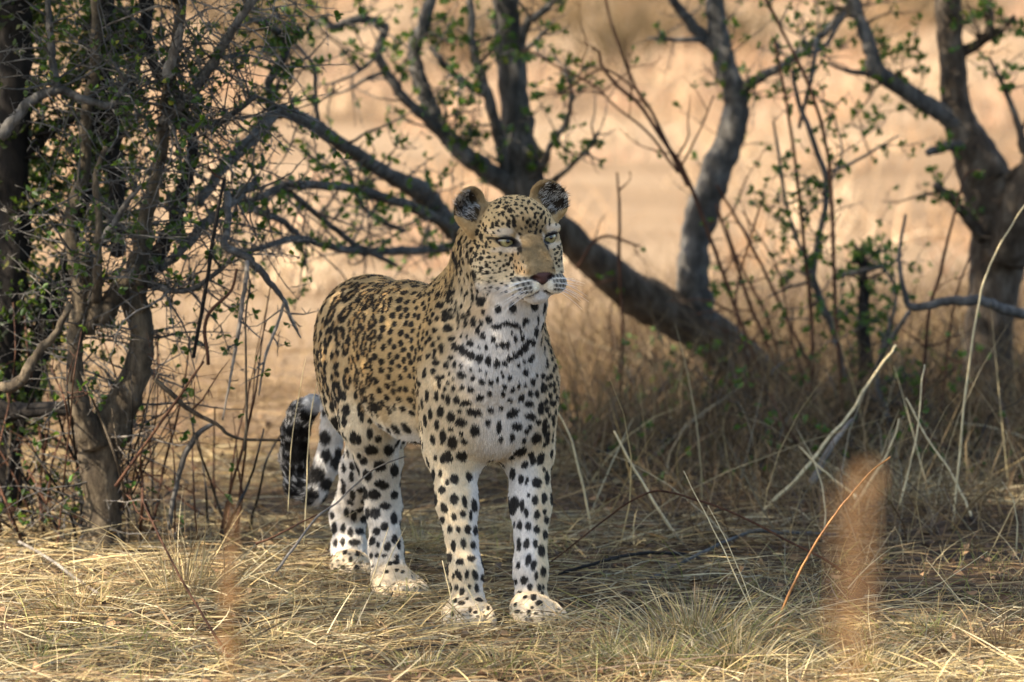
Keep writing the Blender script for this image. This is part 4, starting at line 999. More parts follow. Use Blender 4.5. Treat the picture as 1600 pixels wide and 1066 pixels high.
    tear = (1 - smooth01(np.hypot((ax_ - 2.75 + (hz + 1.2) * 0.12) / 0.42, (hz + 1.1) / 1.3), 0.7, 1.15)) * fm
    outer = (1 - smooth01(np.hypot((ax_ - 6.4) / 1.2, (hz - 0.55) / 0.33), 0.7, 1.15)) * fm
    rows = np.zeros(N)
    for j, z0 in enumerate((-7.0, -7.95, -8.8, -9.6)):
        zc = z0 - (ax_ - 2) * 0.10
        beads = 0.78 + 0.22 * np.sin(ax_ * 7.3 + j * 2.1 + hd[:, 0])
        rows = np.maximum(rows, (1 - smooth01(np.abs(hz - zc) / (0.33 + 0.08 * beads - 0.08 * (j == 3)), 0.6, 1.2)) * smooth01(ax_, 1.9, 2.3) * (1 - smooth01(ax_, 5.2 - 0.3 * j, 5.9)) * beads)
    rows *= smooth01(hy, 3.0, 4.5) * h * 0.95
    dk = np.maximum.reduce([liner, tear * 0.9, outer * .9, rows])
    col = mix(col, black, np.clip(dk, 0, 1))
    md = np.full(N, 9.0)
    for P in PRIMS:
        if P['region'] in ('mouth', 'nostril'):
            md = np.minimum(md, prim_dist(P, p) * 100)
    col = mix(col, lin(40, 28, 26), (1 - smooth01(md, 0.08, 0.36)) * h)
    nose = (1 - smooth01(np.hypot(hd[:, 0] / np.maximum(2.55 + (hz + 6.5) * 0.85, 0.35), np.maximum((hz + 7.2) / 1.15, (-hz - 7.2) / 1.5)), 0.92, 1.04)) * smooth01(hy, 6.2, 7.0) * h
    col = mix(col, np.array(lin(128, 82, 66)) * (0.75 + 0.25 * smooth01(hz, -7, -6))[:, None] if False else np.array(lin(72, 47, 41)), nose)
    rim = nose * smooth01(np.hypot(hd[:, 0] / np.maximum(2.55 + (hz + 6.5) * 0.85, 0.35), (hz + 7.2) / 1.3), 0.72, 0.95)
    col = mix(col, lin(48, 34, 30), rim)
    earhair = np.zeros(N)
    # ears: dark hollow with a pale edge, dark back with a pale spot
    earw = np.clip(g('ear'), 0, 1)
    for s, base, er_ in EARS:
        q = (hd - base) @ er_.T
        m = (np.linalg.norm(q / np.array([4.2, 4, 5.0]), axis=1) < 1.05) & (q[:, 2] > -3.0)
        rad = np.hypot((q[:, 0] - s * 0.75) / 3.4, (q[:, 2] + 0.15) / 4.2)
        front_ = smooth01((n @ (er_ @ HEAD_AX).T)[:, 1], -0.2, 0.3)
        hollow = (1 - smooth01(rad + noise3(p * 120) * .10 + smooth01(q[:, 0] * -s, .6, 2.2) * .5 * smooth01(-q[:, 2], -1.5, .5), 0.70, 0.92)) * front_
        rimc = np.array(lin(160, 132, 90))
        mm = m * earw
        col = mix(col, rimc, mm)
        col = mix(col, lin(38, 31, 27), mm * hollow)
        earhair = np.maximum(earhair, mm * hollow)
        backm = mm * (1 - front_)
        col = mix(col, black, backm * (1 - smooth01(np.abs(q[:, 2] - 0.8), .9, 1.4)) * .2 + backm * smooth01(-q[:, 2], .2, 1.0) * .9)
    # tail end
    pt = np.array(W(486, 632, 0.90))
    tip = .8 * tl * (1 - smooth01(np.linalg.norm(p - pt, axis=1), 0.014, 0.030))
    col = mix(col, lin(206, 206, 206), tip)
    ln = (g('head') * .0042 + g('muzzle') * .004 + g('nose') * .0005 + g('ear') * .005 + g('neck') * .010 + g('throat') * .009 + g('chest') * .0095 + g('shoulder') * .008
          + g('torso') * .006 + g('belly') * .011 + g('rump') * .007 + g('fleg') * .0065 + g('hleg') * .007 + g('paw') * .0035 + g('tail') * .010)
    cheek = h * smooth01(-hz, 5.0, 8.0) * smooth01(-hy, -1.0, 4.0)
    ln = ln + cheek * 0.007
    bare = np.maximum.reduce([nose, liner * (er < 1.05), (md < 0.12) * h])
    return np.clip(col * (1 + 0.10 * noise3(p * 45.0))[:, None], 0.004, 0.9), np.where(earhair > .5, .013, ln), bare + 0.001 * (earhair > .5)

leopard = empty("leopard", (0, 0, 0))
tag(leopard, "spotted leopard standing in the dry grass, looking past the camera", "leopard")
VC, _, _ = paint(V, NV, WV)
bme = mesh_from("body", V, F)
ca = bme.color_attributes.new("coat", 'FLOAT_COLOR', 'POINT')
ca.data.foreach_set("color", np.concatenate([VC, np.ones((len(V), 1))], 1).astype(np.float32).ravel())
m_ = Nodes("leopard_skin")
at = m_.n("ShaderNodeVertexColor"); at.layer_name = "coat"
m_.l(at.outputs[0], m_.bsdf.inputs["Base Color"]); m_.set(Roughness=0.6, Specular_IOR_Level=0.25)
m_.bump(m_.noise(900, 2), 0.3, 0.0006)
body = link("body", bme, m_.mat, leopard)

# --- fur
def make_fur(n_target):
    a, b, c, d = (V[F[:, i]] for i in range(4))
    area = 0.5 * (np.linalg.norm(np.cross(b - a, c - a), axis=1) + np.linalg.norm(np.cross(c - a, d - a), axis=1))
    ctr = (a + b + c + d) / 4
    hdst = np.linalg.norm(ctr - HEAD_O, axis=1)
    facing = NV[F[:, 0]] @ (np.array(CAM_LOC) - np.array([0, 0.2, .5])) / 15.0
    dens = area * np.where(hdst < 0.17, 2.6, 1.0) * np.where(facing < -0.35, 0.45, 1.0)
    fi = prng.choice(len(F), size=n_target, p=dens / dens.sum())
    u, v = prng.random((2, n_target, 1))
    p = (a[fi] * (1 - u) + b[fi] * u) * (1 - v) + (d[fi] * (1 - u) + c[fi] * u) * v
    wv = WV[F[fi, 0]]; n = NV[F[fi]].mean(1); n /= np.maximum(np.linalg.norm(n, axis=1), 1e-6)[:, None]
    fl = FLV[F[fi, 0]]
    col, ln, bare = paint(p, n, wv)
    keep = (bare < 0.4) & (p[:, 2] > 0.004) & ~((ln == .013) & (prng.random(len(p)) < .55))
    p, n, fl, col, ln = p[keep], n[keep], fl[keep], col[keep], ln[keep]
    eh = ln == .013
    pale = eh & (prng.random(len(p)) < 0.34 + 0.8 * noise3(p * 60))
    col[eh & ~pale] *= 0.7
    col[pale] = np.array(lin(206, 200, 188)) * prng.uniform(.6, 1.0, (pale.sum(), 1))
    fl[eh] = HEAD_AX[2] * 0.8 + np.sign(to_head(p[eh])[:, :1]) * HEAD_AX[0] * 0.9 + HEAD_AX[1] * .3
    N = len(p)
    t = fl - n * (fl * n).sum(1)[:, None]; t /= np.maximum(np.linalg.norm(t, axis=1), 1e-6)[:, None]
    clump = np.stack([noise3(p * 70 + k * 31.7) for k in range(3)], 1)
    dirv = t * 1.0 + n * 0.42 + clump * 0.35 + prng.normal(size=(N, 3)) * 0.16
    dirv /= np.linalg.norm(dirv, axis=1)[:, None]
    L = (ln * (0.65 + 0.6 * prng.random(N)))[:, None]
    p1 = p + dirv * L * 0.5
    d2 = dirv * 0.8 - n * 0.22 + np.array([0, 0, -0.10]); d2 /= np.linalg.norm(d2, axis=1)[:, None]
    p2 = p1 + d2 * L * 0.5
    pos = np.stack([p - n * 0.0006, p1, p2], 1).reshape(-1, 3).astype(np.float32)
    rad = np.tile(np.array([0.00042, 0.00034, 0.00008], dtype=np.float32), N)
    hc = bpy.data.hair_curves.new("fur")
    hc.add_curves([3] * N)
    hc.attributes["position"].data.foreach_set("vector", pos.ravel())
    ra = hc.attributes.get("radius") or hc.attributes.new("radius", 'FLOAT', 'POINT')
    ra.data.foreach_set("value", rad)
    col = np.clip(col * (0.82 + 0.36 * prng.random(N))[:, None], 0, 0.92)
    c4 = np.concatenate([col, np.ones((N, 1))], 1).astype(np.float32)
    cc = hc.attributes.new("coat", 'FLOAT_COLOR', 'CURVE')
    cc.data.foreach_set("color", c4.ravel())
    m = Nodes("leopard_fur")
    at = m.n("ShaderNodeAttribute"); at.attribute_name = "coat"
    m.l(at.outputs["Color"], m.bsdf.inputs["Base Color"]); m.set(Roughness=0.5, Specular_IOR_Level=0.14)
    o = link("fur", hc, m.mat, leopard)
    return o
fur = make_fur(FUR_COUNT)

# --- eyes
def uv_sphere(nseg=32, nring=20):
    bm = bmesh.new(); bmesh.ops.create_uvsphere(bm, u_segments=nseg, v_segments=nring, radius=1.0)
    me = bpy.data.meshes.new("eye"); bm.to_mesh(me); bm.free()
    for f in me.polygons: f.use_smooth = True
    return me
m = Nodes("leopard_eye")
tc = m.n("ShaderNodeTexCoord"); sx = m.n("ShaderNodeSeparateXYZ"); m.l(tc.outputs["Object"], sx.inputs[0])
vm = m.n("ShaderNodeVectorMath", operation='LENGTH')
cx = m.n("ShaderNodeCombineXYZ"); m.l(sx.outputs[0], cx.inputs[0]); m.l(sx.outputs[1], cx.inputs[1]); m.l(cx.outputs[0], vm.inputs[0])
nsn = m.noise(9, 3, vec=tc.outputs["Object"])
irs = m.ramp(vm.outputs["Value"], [(0.0, lin(10, 10, 8)), (0.20, lin(10, 10, 8)), (0.25, lin(128, 112, 66)), (0.50, lin(158, 146, 98)), (0.74, lin(104, 96, 64)), (0.82, lin(24, 20, 16)), (1.0, lin(20, 16, 14))])
mixn = m.n("ShaderNodeMix", data_type='RGBA', blend_type='MULTIPLY'); mixn.inputs["Factor"].default_value = 0.25
m.l(irs, mixn.inputs["A"]); m.l(nsn, mixn.inputs["B"]); m.l(mixn.outputs["Result"], m.bsdf.inputs["Base Color"])
m.set(Roughness=0.12, Specular_IOR_Level=0.5, Coat_Weight=0.25, Coat_Roughness=0.03)
eye_mesh = uv_sphere()
for s in (-1, 1):
    o = link("eye", eye_mesh, m.mat, leopard)
    c = Vector(H(s * 4.35, -0.3, -0.2))
    ax = [Vector(a) for a in HEAD_AX]
    gaze = (ax[1] + ax[0] * (0.10 * s) + ax[0] * 0.06 + Vector((0, 0, 0.06))).normalized()
    z = gaze; x = ax[2].cross(z).normalized(); y = z.cross(x)
    rot = Matrix((x, y, z)).transposed().to_4x4()
    o.matrix_parent_inverse = Matrix.Identity(4)
    o.matrix_world = Matrix.Translation(c) @ rot @ Matrix.Scale(0.0175, 4)

# --- whiskers
wm = Nodes("whisker"); wm.set(Base_Color=(0.85, 0.85, 0.83, 1), Roughness=0.4)
def tube(pts, radii, sides=5, cap=False):
    pts = [Vector(p) for p in pts]; vs = []; fs = []
    prev = None
    for i, p in enumerate(pts):
        t = (pts[min(i + 1, len(pts) - 1)] - pts[max(i - 1, 0)]).normalized()
        ref = prev if prev is not None else (Vector((0, 0, 1)) if abs(t.z) < 0.9 else Vector((1, 0, 0)))
        u = (ref - t * ref.dot(t)).normalized(); prev = u; w = t.cross(u)
        for j in range(sides):
            a = 2 * math.pi * j / sides
            vs.append(p + (u * math.cos(a) + w * math.sin(a)) * radii[i])
        if i:
            for j in range(sides):
                k = (j + 1) % sides
                fs.append(((i - 1) * sides + j, (i - 1) * sides + k, i * sides + k, i * sides + j))
    return vs, fs
for s in (-1, 1):
    for r_, z0 in enumerate((-7.5, -8.4, -9.2, -9.8)):
        for q in range(4):
            x0 = 2.2 + q * 0.7
            root = Vector(H(s * x0, 12, z0 - q * .1)); dirn = Vector(-HEAD_AX[1])
            loc, nor, _, dist = BVH.ray_cast(root, dirn)
            if loc is None: continue
            L_ = R.uniform(4.0, 7.5)
            d0 = Vector(HEAD_AX[0]) * s * R.uniform(.85, 1.1) + Vector(HEAD_AX[1]) * R.uniform(-.45, .15) + Vector(HEAD_AX[2]) * (R.uniform(-.3, .1) - .12 * r_)
            d0.normalize()
            pts = [loc + d0 * (L_ * .01 * t) + Vector((0, 0, -0.012 * (L_ / 9) * t * t)) - Vector(HEAD_AX[1]) * 0.012 * t * t for t in (-.03, .25, .5, .75, 1)]
            vs, fs = tube(pts, [.00034, .0003, .00026, .0002, .00008], 4)
            link("whisker", mesh_from("whisker", vs, fs), wm.mat, leopard)
# ================================================================== straw, grass, fallen twigs
grng = np.random.default_rng(9)
def straw_mat():
    m = Nodes("dry_straw")
    at = m.n("ShaderNodeVertexColor"); at.layer_name = "tint"
    m.l(at.outputs[0], m.bsdf.inputs["Base Color"]); m.set(Roughness=0.6, Specular_IOR_Level=0.3)
    tr = m.n("ShaderNodeBsdfTranslucent"); m.l(at.outputs[0], tr.inputs[0])
    mix = m.n("ShaderNodeMixShader"); mix.inputs[0].default_value = 0.25
    m.l(m.bsdf.outputs[0], mix.inputs[1]); m.l(tr.outputs[0], mix.inputs[2]); m.l(mix.outputs[0], m.out.inputs[0])
    return m.mat
STRAW = straw_mat()
PAL_STRAW = np.array([lin(206, 184, 132), lin(188, 164, 112), lin(160, 136, 94), lin(214, 198, 156), lin(138, 116, 84), lin(176, 160, 120), lin(150, 140, 116)]) * 0.86
PAL_BROWN = np.array([lin(150, 122, 84), lin(128, 100, 70), lin(172, 142, 98), lin(108, 86, 64), lin(184, 158, 114)]) * 0.62
PAL_GREEN = np.array([lin(122, 126, 66), lin(142, 140, 84), lin(166, 156, 100), lin(104, 112, 58)])
def blades(name, root, dirv, length, width, bend, cols, seg=4, parent=None, kind=None, droop=None):
    """curved tapering blades; bend = how far the tip is carried sideways"""
    N = len(root)
    d = dirv / np.maximum(np.linalg.norm(dirv, axis=1), 1e-6)[:, None]
    side = np.cross(d, grng.normal(size=(N, 3))); side /= np.maximum(np.linalg.norm(side, axis=1), 1e-6)[:, None]
    bd = bend
    t = np.linspace(0, 1, seg + 1)
    ctr = root[:, None, :] + d[:, None, :] * (length[:, None] * t)[..., None] + bd[:, None, :] * (t ** 2)[None, :, None]
    if droop is not None: ctr[..., 2] = np.maximum(ctr[..., 2], droop)
    wd = width[:, None] * (1 - t ** 2 * 0.85)[None, :] * 0.5
    a = ctr + side[:, None, :] * wd[..., None]; b = ctr - side[:, None, :] * wd[..., None]
    v = np.stack([a, b], 2).reshape(-1, 3)
    base = np.arange(N)[:, None] * (seg + 1) * 2
    k = np.arange(seg)[None, :] * 2
    f = np.stack([base + k, base + k + 1, base + k + 3, base + k + 2], -1).reshape(-1, 4)
    me = mesh_from(name, v, f)
    ca = me.color_attributes.new("tint", 'FLOAT_COLOR', 'POINT')
    c = np.repeat(np.concatenate([cols, np.ones((N, 1))], 1), (seg + 1) * 2, axis=0)
    ca.data.foreach_set("color", c.astype(np.float32).ravel())
    o = link(name, me, STRAW, parent)
    if kind: tag(o, kind=kind)
    return o
def pick(pal, n):
    return pal[grng.integers(0, len(pal), n)] * grng.uniform(0.75, 1.15, (n, 1))
def clear_of_paws(x, y):
    ok = np.ones(len(x), bool)
    for (px, py) in ((729, 985), (832, 981), (617, 937), (548, 908)):
        g = G(px, py)
        ok &= np.hypot(x - g.x, (y - g.y + .02) * .85) > 0.052
    return ok
def lying(name, n, xr, yr, pal, Lr, wr, tilt, hr, kind="stuff", cluster=None):
    x = grng.uniform(*xr, n); y = grng.uniform(*yr, n)
    if cluster is not None:
        w = noise3(np.stack([x, y, np.full(n, cluster)], 1) * 1.7)
        bare = .55 * smooth01(x, -.1, .35) * smooth01(y, -.05, .25) * (1 - smooth01(y, 1.6, 2.4))
        keep = w > grng.uniform(-.5, .42, n) + bare; x, y = x[keep], y[keep]
    keep = clear_of_paws(x, y); x, y = x[keep], y[keep]; n = len(x)
    base_a = noise3(np.stack([x * .8, y * .8, np.full(n, 3.3)], 1)) * 1.6
    a = np.where(grng.random(n) < .42, base_a + grng.normal(size=n) * .6, grng.uniform(0, 6.28, n))
    el = np.abs(grng.normal(size=n)) * tilt
    d = np.stack([np.cos(a) * np.cos(el), np.sin(a) * np.cos(el), np.sin(el)], 1)
    L = grng.uniform(*Lr, n)
    z = gh(x, y) + grng.uniform(*hr, n)
    bend = np.stack([grng.normal(size=n), grng.normal(size=n), -np.abs(grng.normal(size=n)) * .6], 1) * (L * .26)[:, None]
    root = np.stack([x, y, z], 1)
    return blades(name, root, d, L, grng.uniform(*wr, n), bend, pick(pal, n), 4, kind=kind, droop=0.003)
lying("straw_litter", 34000, (-1.9, 1.9), (-1.5, 3.2), PAL_STRAW, (.03, .26), (.0010, .0034), .13, (.002, .035), cluster=7.7)
lying("loose_straw", 9000, (-1.7, 1.7), (-1.4, 1.6), PAL_STRAW, (.03, .16), (.001, .003), .45, (.004, .045), cluster=2.2)
lying("brown_litter", 13000, (-2.0, 2.0), (-1.3, 5.5), PAL_BROWN, (.04, .30), (.0015, .004), .16, (.002, .03))
def standing(name, n, xr, yr, pal, Lr, wr, lean, cluster=None, kind="stuff", thr=.0):
    x = grng.uniform(*xr, n); y = grng.uniform(*yr, n)
    if cluster is not None:
        w = noise3(np.stack([x, y, np.full(n, 0.)], 1) * cluster + 4.4)
        keep = w > thr; x, y = x[keep], y[keep]
    keep = clear_of_paws(x, y); x, y = x[keep], y[keep]
    n = len(x)
    d = np.stack([grng.normal(size=n) * lean, grng.normal(size=n) * lean, np.ones(n)], 1)
    L = grng.uniform(*Lr, n)
    bend = np.stack([grng.normal(size=n), grng.normal(size=n), -np.abs(grng.normal(size=n))], 1) * (L * .3)[:, None]
    return blades(name, np.stack([x, y, gh(x, y)], 1), d, L, grng.uniform(*wr, n), bend, pick(pal, n), 4, kind=kind, droop=0.0)
standing("open_grass", 3000, (-2.2, 0.5), (1.2, 7.5), PAL_BROWN * 1.25, (.06, .26), (.0015, .0035), .55)
standing("dry_grass", 7000, (0.3, 2.3), (1.2, 6.5), PAL_BROWN, (.08, .34), (.0015, .004), .55)
standing("pale_straw", 420, (0.15, 2.2), (1.0, 4.2), PAL_STRAW, (.18, .50), (.002, .0042), .45)
standing("tall_dry_grass", 9000, (0.1, 2.3), (2.2, 6.0), PAL_BROWN * .7, (.16, .46), (.0015, .004), .5, 1.3, thr=-.15)
standing("short_grass", 11000, (-1.7, 1.7), (-1.3, 1.2), np.vstack([PAL_STRAW, PAL_GREEN[:2]]), (.03, .15), (.001, .0026), .8, 3.2, thr=.05)
def far_clumps(name, n_clump, per, yr, pal, h, w, seed):
    cy = yr[0] + (yr[1] - yr[0]) * grng.random(n_clump) ** 0.8
    cx = grng.uniform(-1, 1, n_clump) * (cy + 15) * 0.085
    x = np.repeat(cx, per) + grng.normal(size=n_clump * per) * .10; y = np.repeat(cy, per) + grng.normal(size=n_clump * per) * .10
    n = len(x)
    d = np.stack([grng.normal(size=n) * .45, grng.normal(size=n) * .45, np.ones(n)], 1)
    L = np.repeat(grng.uniform(*h, n_clump), per) * grng.uniform(.5, 1, n)
    bend = np.stack([grng.normal(size=n), grng.normal(size=n), -np.abs(grng.normal(size=n))], 1) * (L * .3)[:, None]
    cols = np.repeat(pal[grng.integers(0, len(pal), n_clump)], per, axis=0) * grng.uniform(.8, 1.15, (n, 1))
    return blades(name, np.stack([x, y, gh(x, y)], 1), d, L, grng.uniform(*w, n), bend, cols, 3, kind="stuff")
PAL_FAR = np.array([lin(196, 168, 132), lin(176, 144, 108), lin(206, 182, 148), lin(160, 124, 88), lin(186, 150, 118)])
far_clumps("far_grass", 520, 46, (7.5, 42), PAL_FAR, (.10, .38), (.004, .008), 1)
far_clumps("far_scrub", 190, 150, (18, 48), np.array([lin(112, 96, 66), lin(96, 80, 52), lin(128, 106, 74)]), (.3, .7), (.006, .012), 2)

n_ = 2600
lx, ly = grng.uniform(-1.7, 1.7, n_), grng.uniform(-1.3, 4.0, n_)
m = Nodes("dead_leaf"); gm_ = m.n("ShaderNodeNewGeometry"); m.l(m.ramp(gm_.outputs["Random Per Island"], [(0.0, lin(60, 44, 30)), (0.5, lin(104, 76, 50)), (1.0, lin(150, 120, 84))]), m.bsdf.inputs["Base Color"]); m.set(Roughness=.8)
tag(link("dead_leaves", leaf_cloud("dead_leaves", np.stack([lx, ly, gh(lx, ly) + grng.uniform(.004, .03, n_)], 1), np.stack([grng.normal(size=n_), grng.normal(size=n_), grng.normal(size=n_) * .25], 1), (.012, .034)), m.mat), kind="stuff")
def tuft(px, py, label, n, h, pal, lean=.45, spread=.05, width=(.0012, .003), green=0.0):
    g = G(px, py)
    a = grng.uniform(0, 6.28, n); rr = np.minimum(np.abs(grng.normal(size=n)), 1.7) * spread
    x = g.x + np.cos(a) * rr; y = g.y + np.sin(a) * rr
    k = rr / max(spread, 1e-6)
    d = np.stack([np.cos(a) * lean * k + grng.normal(size=n) * .2, np.sin(a) * lean * k + grng.normal(size=n) * .2, np.ones(n)], 1)
    L = grng.uniform(h * .35, h, n)
    bend = np.stack([np.cos(a) * .35 + grng.normal(size=n) * .2, np.sin(a) * .35 + grng.normal(size=n) * .2, -np.abs(grng.normal(size=n)) * .45], 1) * (L * .8)[:, None]
    cols = pick(pal, n)
    if green:
        m_ = grng.random(n) < green; cols[m_] = pick(PAL_GREEN, m_.sum())
    o = blades("grass_tuft", np.stack([x, y, gh(x, y)], 1), d, L, grng.uniform(*width, n), bend, cols, 5, droop=0.002)
    tag(o, label, "grass tuft", "grass tufts in front of and beside the leopard")
    return o
tuft(1085, 1010, "large pale tuft of dry grass below the tall straw stalk, right of the forepaws", 700, .17, PAL_STRAW, .7, .10, green=.2)
tuft(1020, 1050, "olive straw tuft at the bottom edge, in front of the large pale tuft", 420, .12, PAL_STRAW, .8, .09, green=.45)
tuft(950, 1035, "low bleached grass tuft just right of the forepaws at the bottom edge", 320, .09, PAL_STRAW, .9, .09, green=.15)
tuft(1290, 1010, "broad flattened grass tuft at the foot of the orange twig", 460, .09, PAL_STRAW, 1.1, .12, green=.25)
tuft(1450, 1000, "sparse grey-green grass tuft near the bottom right corner", 420, .10, PAL_STRAW, 1.0, .11, green=.4)
tuft(1560, 1030, "dark brown matted grass tuft in the bottom right corner", 360, .12, PAL_BROWN, .8, .08)
tuft(1390, 800, "upright golden grass tuft at the right in front of the dark brush", 120, .24, PAL_STRAW, .45, .05)
tuft(290, 935, "tall golden straw tuft standing right of the thorn tree's trunk", 170, .26, PAL_STRAW, .5, .07)
tuft(200, 1015, "small green grass tuft in the sunny straw at the lower left", 130, .08, PAL_GREEN, .5, .05)
tuft(55, 1045, "greenish grass tuft in the lower left corner", 160, .09, PAL_GREEN, .6, .06)
tuft(440, 1010, "thin pale grass tuft midway between thorn tree and hind paw", 170, .08, PAL_STRAW, .8, .07, green=.3)
tuft(650, 870, "soft pale grass tuft seen between the hind and fore legs", 160, .12, PAL_STRAW, .5, .05, green=.3)
tuft(540, 1000, "short straw tuft below the tail, beside the dark fallen twig", 170, .07, PAL_STRAW, .8, .06, green=.2)
tuft(1150, 1045, "long-bladed bleached grass tuft at the bottom edge, right of the olive one", 420, .13, PAL_STRAW, .8, .09, green=.25)
tuft(1350, 1055, "tousled straw tuft at the bottom edge beneath the rusty blur", 380, .11, PAL_STRAW, .9, .10, green=.2)
tuft(870, 1015, "small spiky straw tuft touching the second forepaw", 140, .08, PAL_STRAW, .8, .05, green=.2)
tuft(120, 960, "wide golden straw tuft in the sun at the left, in front of the wiry shrub", 320, .12, PAL_STRAW, .9, .11, green=.1)
tuft(660, 1050, "matted straw tuft at the bottom edge below the hind paw", 260, .08, PAL_STRAW, .9, .08, green=.3)
tuft(790, 1045, "bleached grass tuft at the bottom edge directly below the forepaws", 300, .07, PAL_STRAW, .9, .09, green=.3)

def twig(name, rows, label, cat, mat, sides=6, wob=.5):
    path, rad = limb_path(rows, 6, wob if mat is not STALK else .8)
    if mat is STALK: rad = rad * .58
    v, f, t = tube_np(path, rad, sides, .08, grng.random() * 9)
    a = Acc(); a.add(v, f, t)
    o = link(name, a.mesh(name), mat); tag(o, label, cat)
    return o
def straw_tube():
    m = Nodes("straw_stalk")
    c = m.ramp(m.noise(40, 3), [(0.3, lin(168, 146, 100)), (0.7, lin(220, 204, 160))])
    m.l(c, m.bsdf.inputs["Base Color"]); m.set(Roughness=.5)
    return m.mat
STALK = straw_tube()
m = Nodes("orange_twig"); m.l(m.ramp(m.noise(30, 4), [(0.3, lin(120, 76, 38)), (0.7, lin(184, 128, 62))]), m.bsdf.inputs["Base Color"]); m.set(Roughness=.5); ORANGE = m.mat
def on_ground(rows_px, r, lift=0.0):
    """fallen pieces: every point lies where the ground is seen (plus its own height)"""
    out = []
    for q in rows_px:
        px, py = q[0], q[1]; z = q[2] if len(q) > 2 else lift
        g = G(px, py, z); out.append((px, py, r, g.y))
    return out
def rise(rows_px, r, Y):
    n = len(rows_px)
    return [(px, py, r * (1 - .5 * i / max(n - 1, 1)), Y if not isinstance(Y, tuple) else Y[0] + (Y[1] - Y[0]) * i / (n - 1)) for i, (px, py) in enumerate(rows_px)]
twig("fallen_twig", rise([(855, 883), (897, 850), (945, 812), (978, 788), (1016, 769), (1045, 769), (1087, 781), (1135, 797), (1182, 819), (1230, 845), (1277, 868), (1325, 897), (1358, 916), (1381, 940)][::-1], 2.4, (.32, .75)), "long reddish twig arching over the ground right of the leopard", "twig", BARK_RED)
twig("upright_twig", rise([(1205, 1000), (1211, 982), (1230, 935), (1253, 887), (1277, 845), (1306, 802), (1329, 774), (1358, 740), (1391, 714)], 2.6, (-.22, -.18)), "thin orange twig rising diagonally beside the pale tuft", "twig", ORANGE)
twig("straw_stalk", rise([(1184, 985), (1177, 963), (1144, 887), (1116, 830), (1087, 774), (1068, 736)], 2.0, (-.06, 0)), "tall bleached straw stalk leaning left behind the large pale tuft", "straw stalk", STALK)
twig("straw_stalk", rise([(1186, 975), (1150, 880), (1125, 825), (1106, 790)], 1.6, (-.03, 0)), "shorter straw stalk leaning against the tall bleached one", "straw stalk", STALK)
twig("fallen_twig", on_ground([(850, 902, .03), (897, 890, .04), (945, 876, .05), (992, 866, .05), (1040, 864, .04), (1078, 868, .02), (1106, 883, .01)], 2.6), "dark twig lying just right of the forelegs", "twig", BARK_DARK)
twig("fallen_branch", on_ground([(1000, 915, .01), (1040, 892, .02), (1097, 864, .04), (1135, 845, .05), (1182, 830, .05), (1230, 833, .03), (1310, 836, .01)], 3.0), "grey bent branch lying behind the reddish twig", "branch", BARK_GREY)
twig("straw_stalk", rise([(1177, 815), (1253, 740), (1287, 693), (1325, 650), (1353, 603), (1386, 560), (1400, 540)], 5.5, (1.7, 1.9)), "thick pale stalk slanting up right in front of the dark brush", "straw stalk", STALK)
twig("straw_stalk", rise([(1268, 755), (1290, 712), (1318, 672), (1332, 655)], 6.0, (1.75, 1.8)), "grey stalk close beside the thick slanting pale one", "straw stalk", BARK_PALE)
twig("straw_stalk", rise([(1340, 780), (1329, 769), (1291, 740), (1249, 698)], 4.5, (1.6, 1.7)), "short stalk crossing the thick pale one at its foot", "straw stalk", STALK)
twig("straw_stalk", rise([(925, 835), (921, 816), (897, 702), (869, 641)], 4.0, (1.4, 1.4)), "pale stalk leaning towards the leopard's shoulder", "straw stalk", STALK)
twig("straw_stalk", rise([(1056, 840), (1049, 826), (1007, 759), (959, 674)], 5.0, (1.3, 1.4)), "thick pale stalk leaning left midway between leopard and brush", "straw stalk", STALK)
twig("straw_stalk", rise([(1518, 805), (1510, 788), (1486, 740), (1448, 683), (1415, 622)], 3.6, (1.6, 1.7)), "pale stalk leaning left in front of the thick dark tree", "straw stalk", STALK)
twig("straw_stalk", rise([(1488, 832), (1505, 640), (1530, 470), (1545, 420), (1570, 370), (1605, 315)], 3.6, (1.55, 1.6)), "long yellow reed crossing the dark trunk at the right edge", "reed", STALK)
twig("straw_stalk", rise([(1330, 800), (1390, 700), (1405, 655)], 4.0, (1.5, 1.5)), "stout grey-green stalk standing right of the thick slanting one", "straw stalk", STALK)
twig("straw_stalk", rise([(1405, 790), (1430, 690), (1440, 600), (1445, 570)], 2.8, (1.5, 1.6)), "slim upright green straw stalk before the brush", "straw stalk", STALK)
twig("brown_stem", rise([(375, 1062), (370, 1045), (350, 1015), (322, 970), (295, 925), (265, 870), (235, 810), (222, 780)], 2.6, (-.75, -.45)), "thin brown stem slanting across the sunny straw at lower left", "stem", BARK_RED)
twig("straw_stalk", on_ground([(10, 980, .05), (50, 995, .04), (87, 1005, .03), (150, 1010, .02), (222, 1011, .015)], 2.2), "bright yellow straw lying in a shallow curve at lower left", "straw stalk", STALK)
twig("straw_stalk", on_ground([(30, 847, .06), (75, 872, .05), (112, 900, .04), (160, 932, .02)], 2.6), "grey straw lying diagonally in front of the thorn tree's foot", "straw stalk", BARK_PALE)
twig("straw_stalk", on_ground([(40, 976, .02), (100, 972, .03), (170, 978, .03), (215, 985, .02)], 2.0), "pale straw lying flat above the bright curved one", "straw stalk", STALK)
twig("thorny_branch", rise([(432, 892), (463, 850), (496, 807), (525, 787), (555, 758), (588, 731), (634, 713)], 2.4, (.05, .30)), "pale thorny branch arching in front of the hind leg", "branch", BARK_PALE)
twig("fallen_twig", rise([(400, 850), (430, 838), (460, 822), (496, 804)], 2.0, (.15, .12)), "thin brown twig joining the pale thorny branch from the left", "twig", BARK_RED)
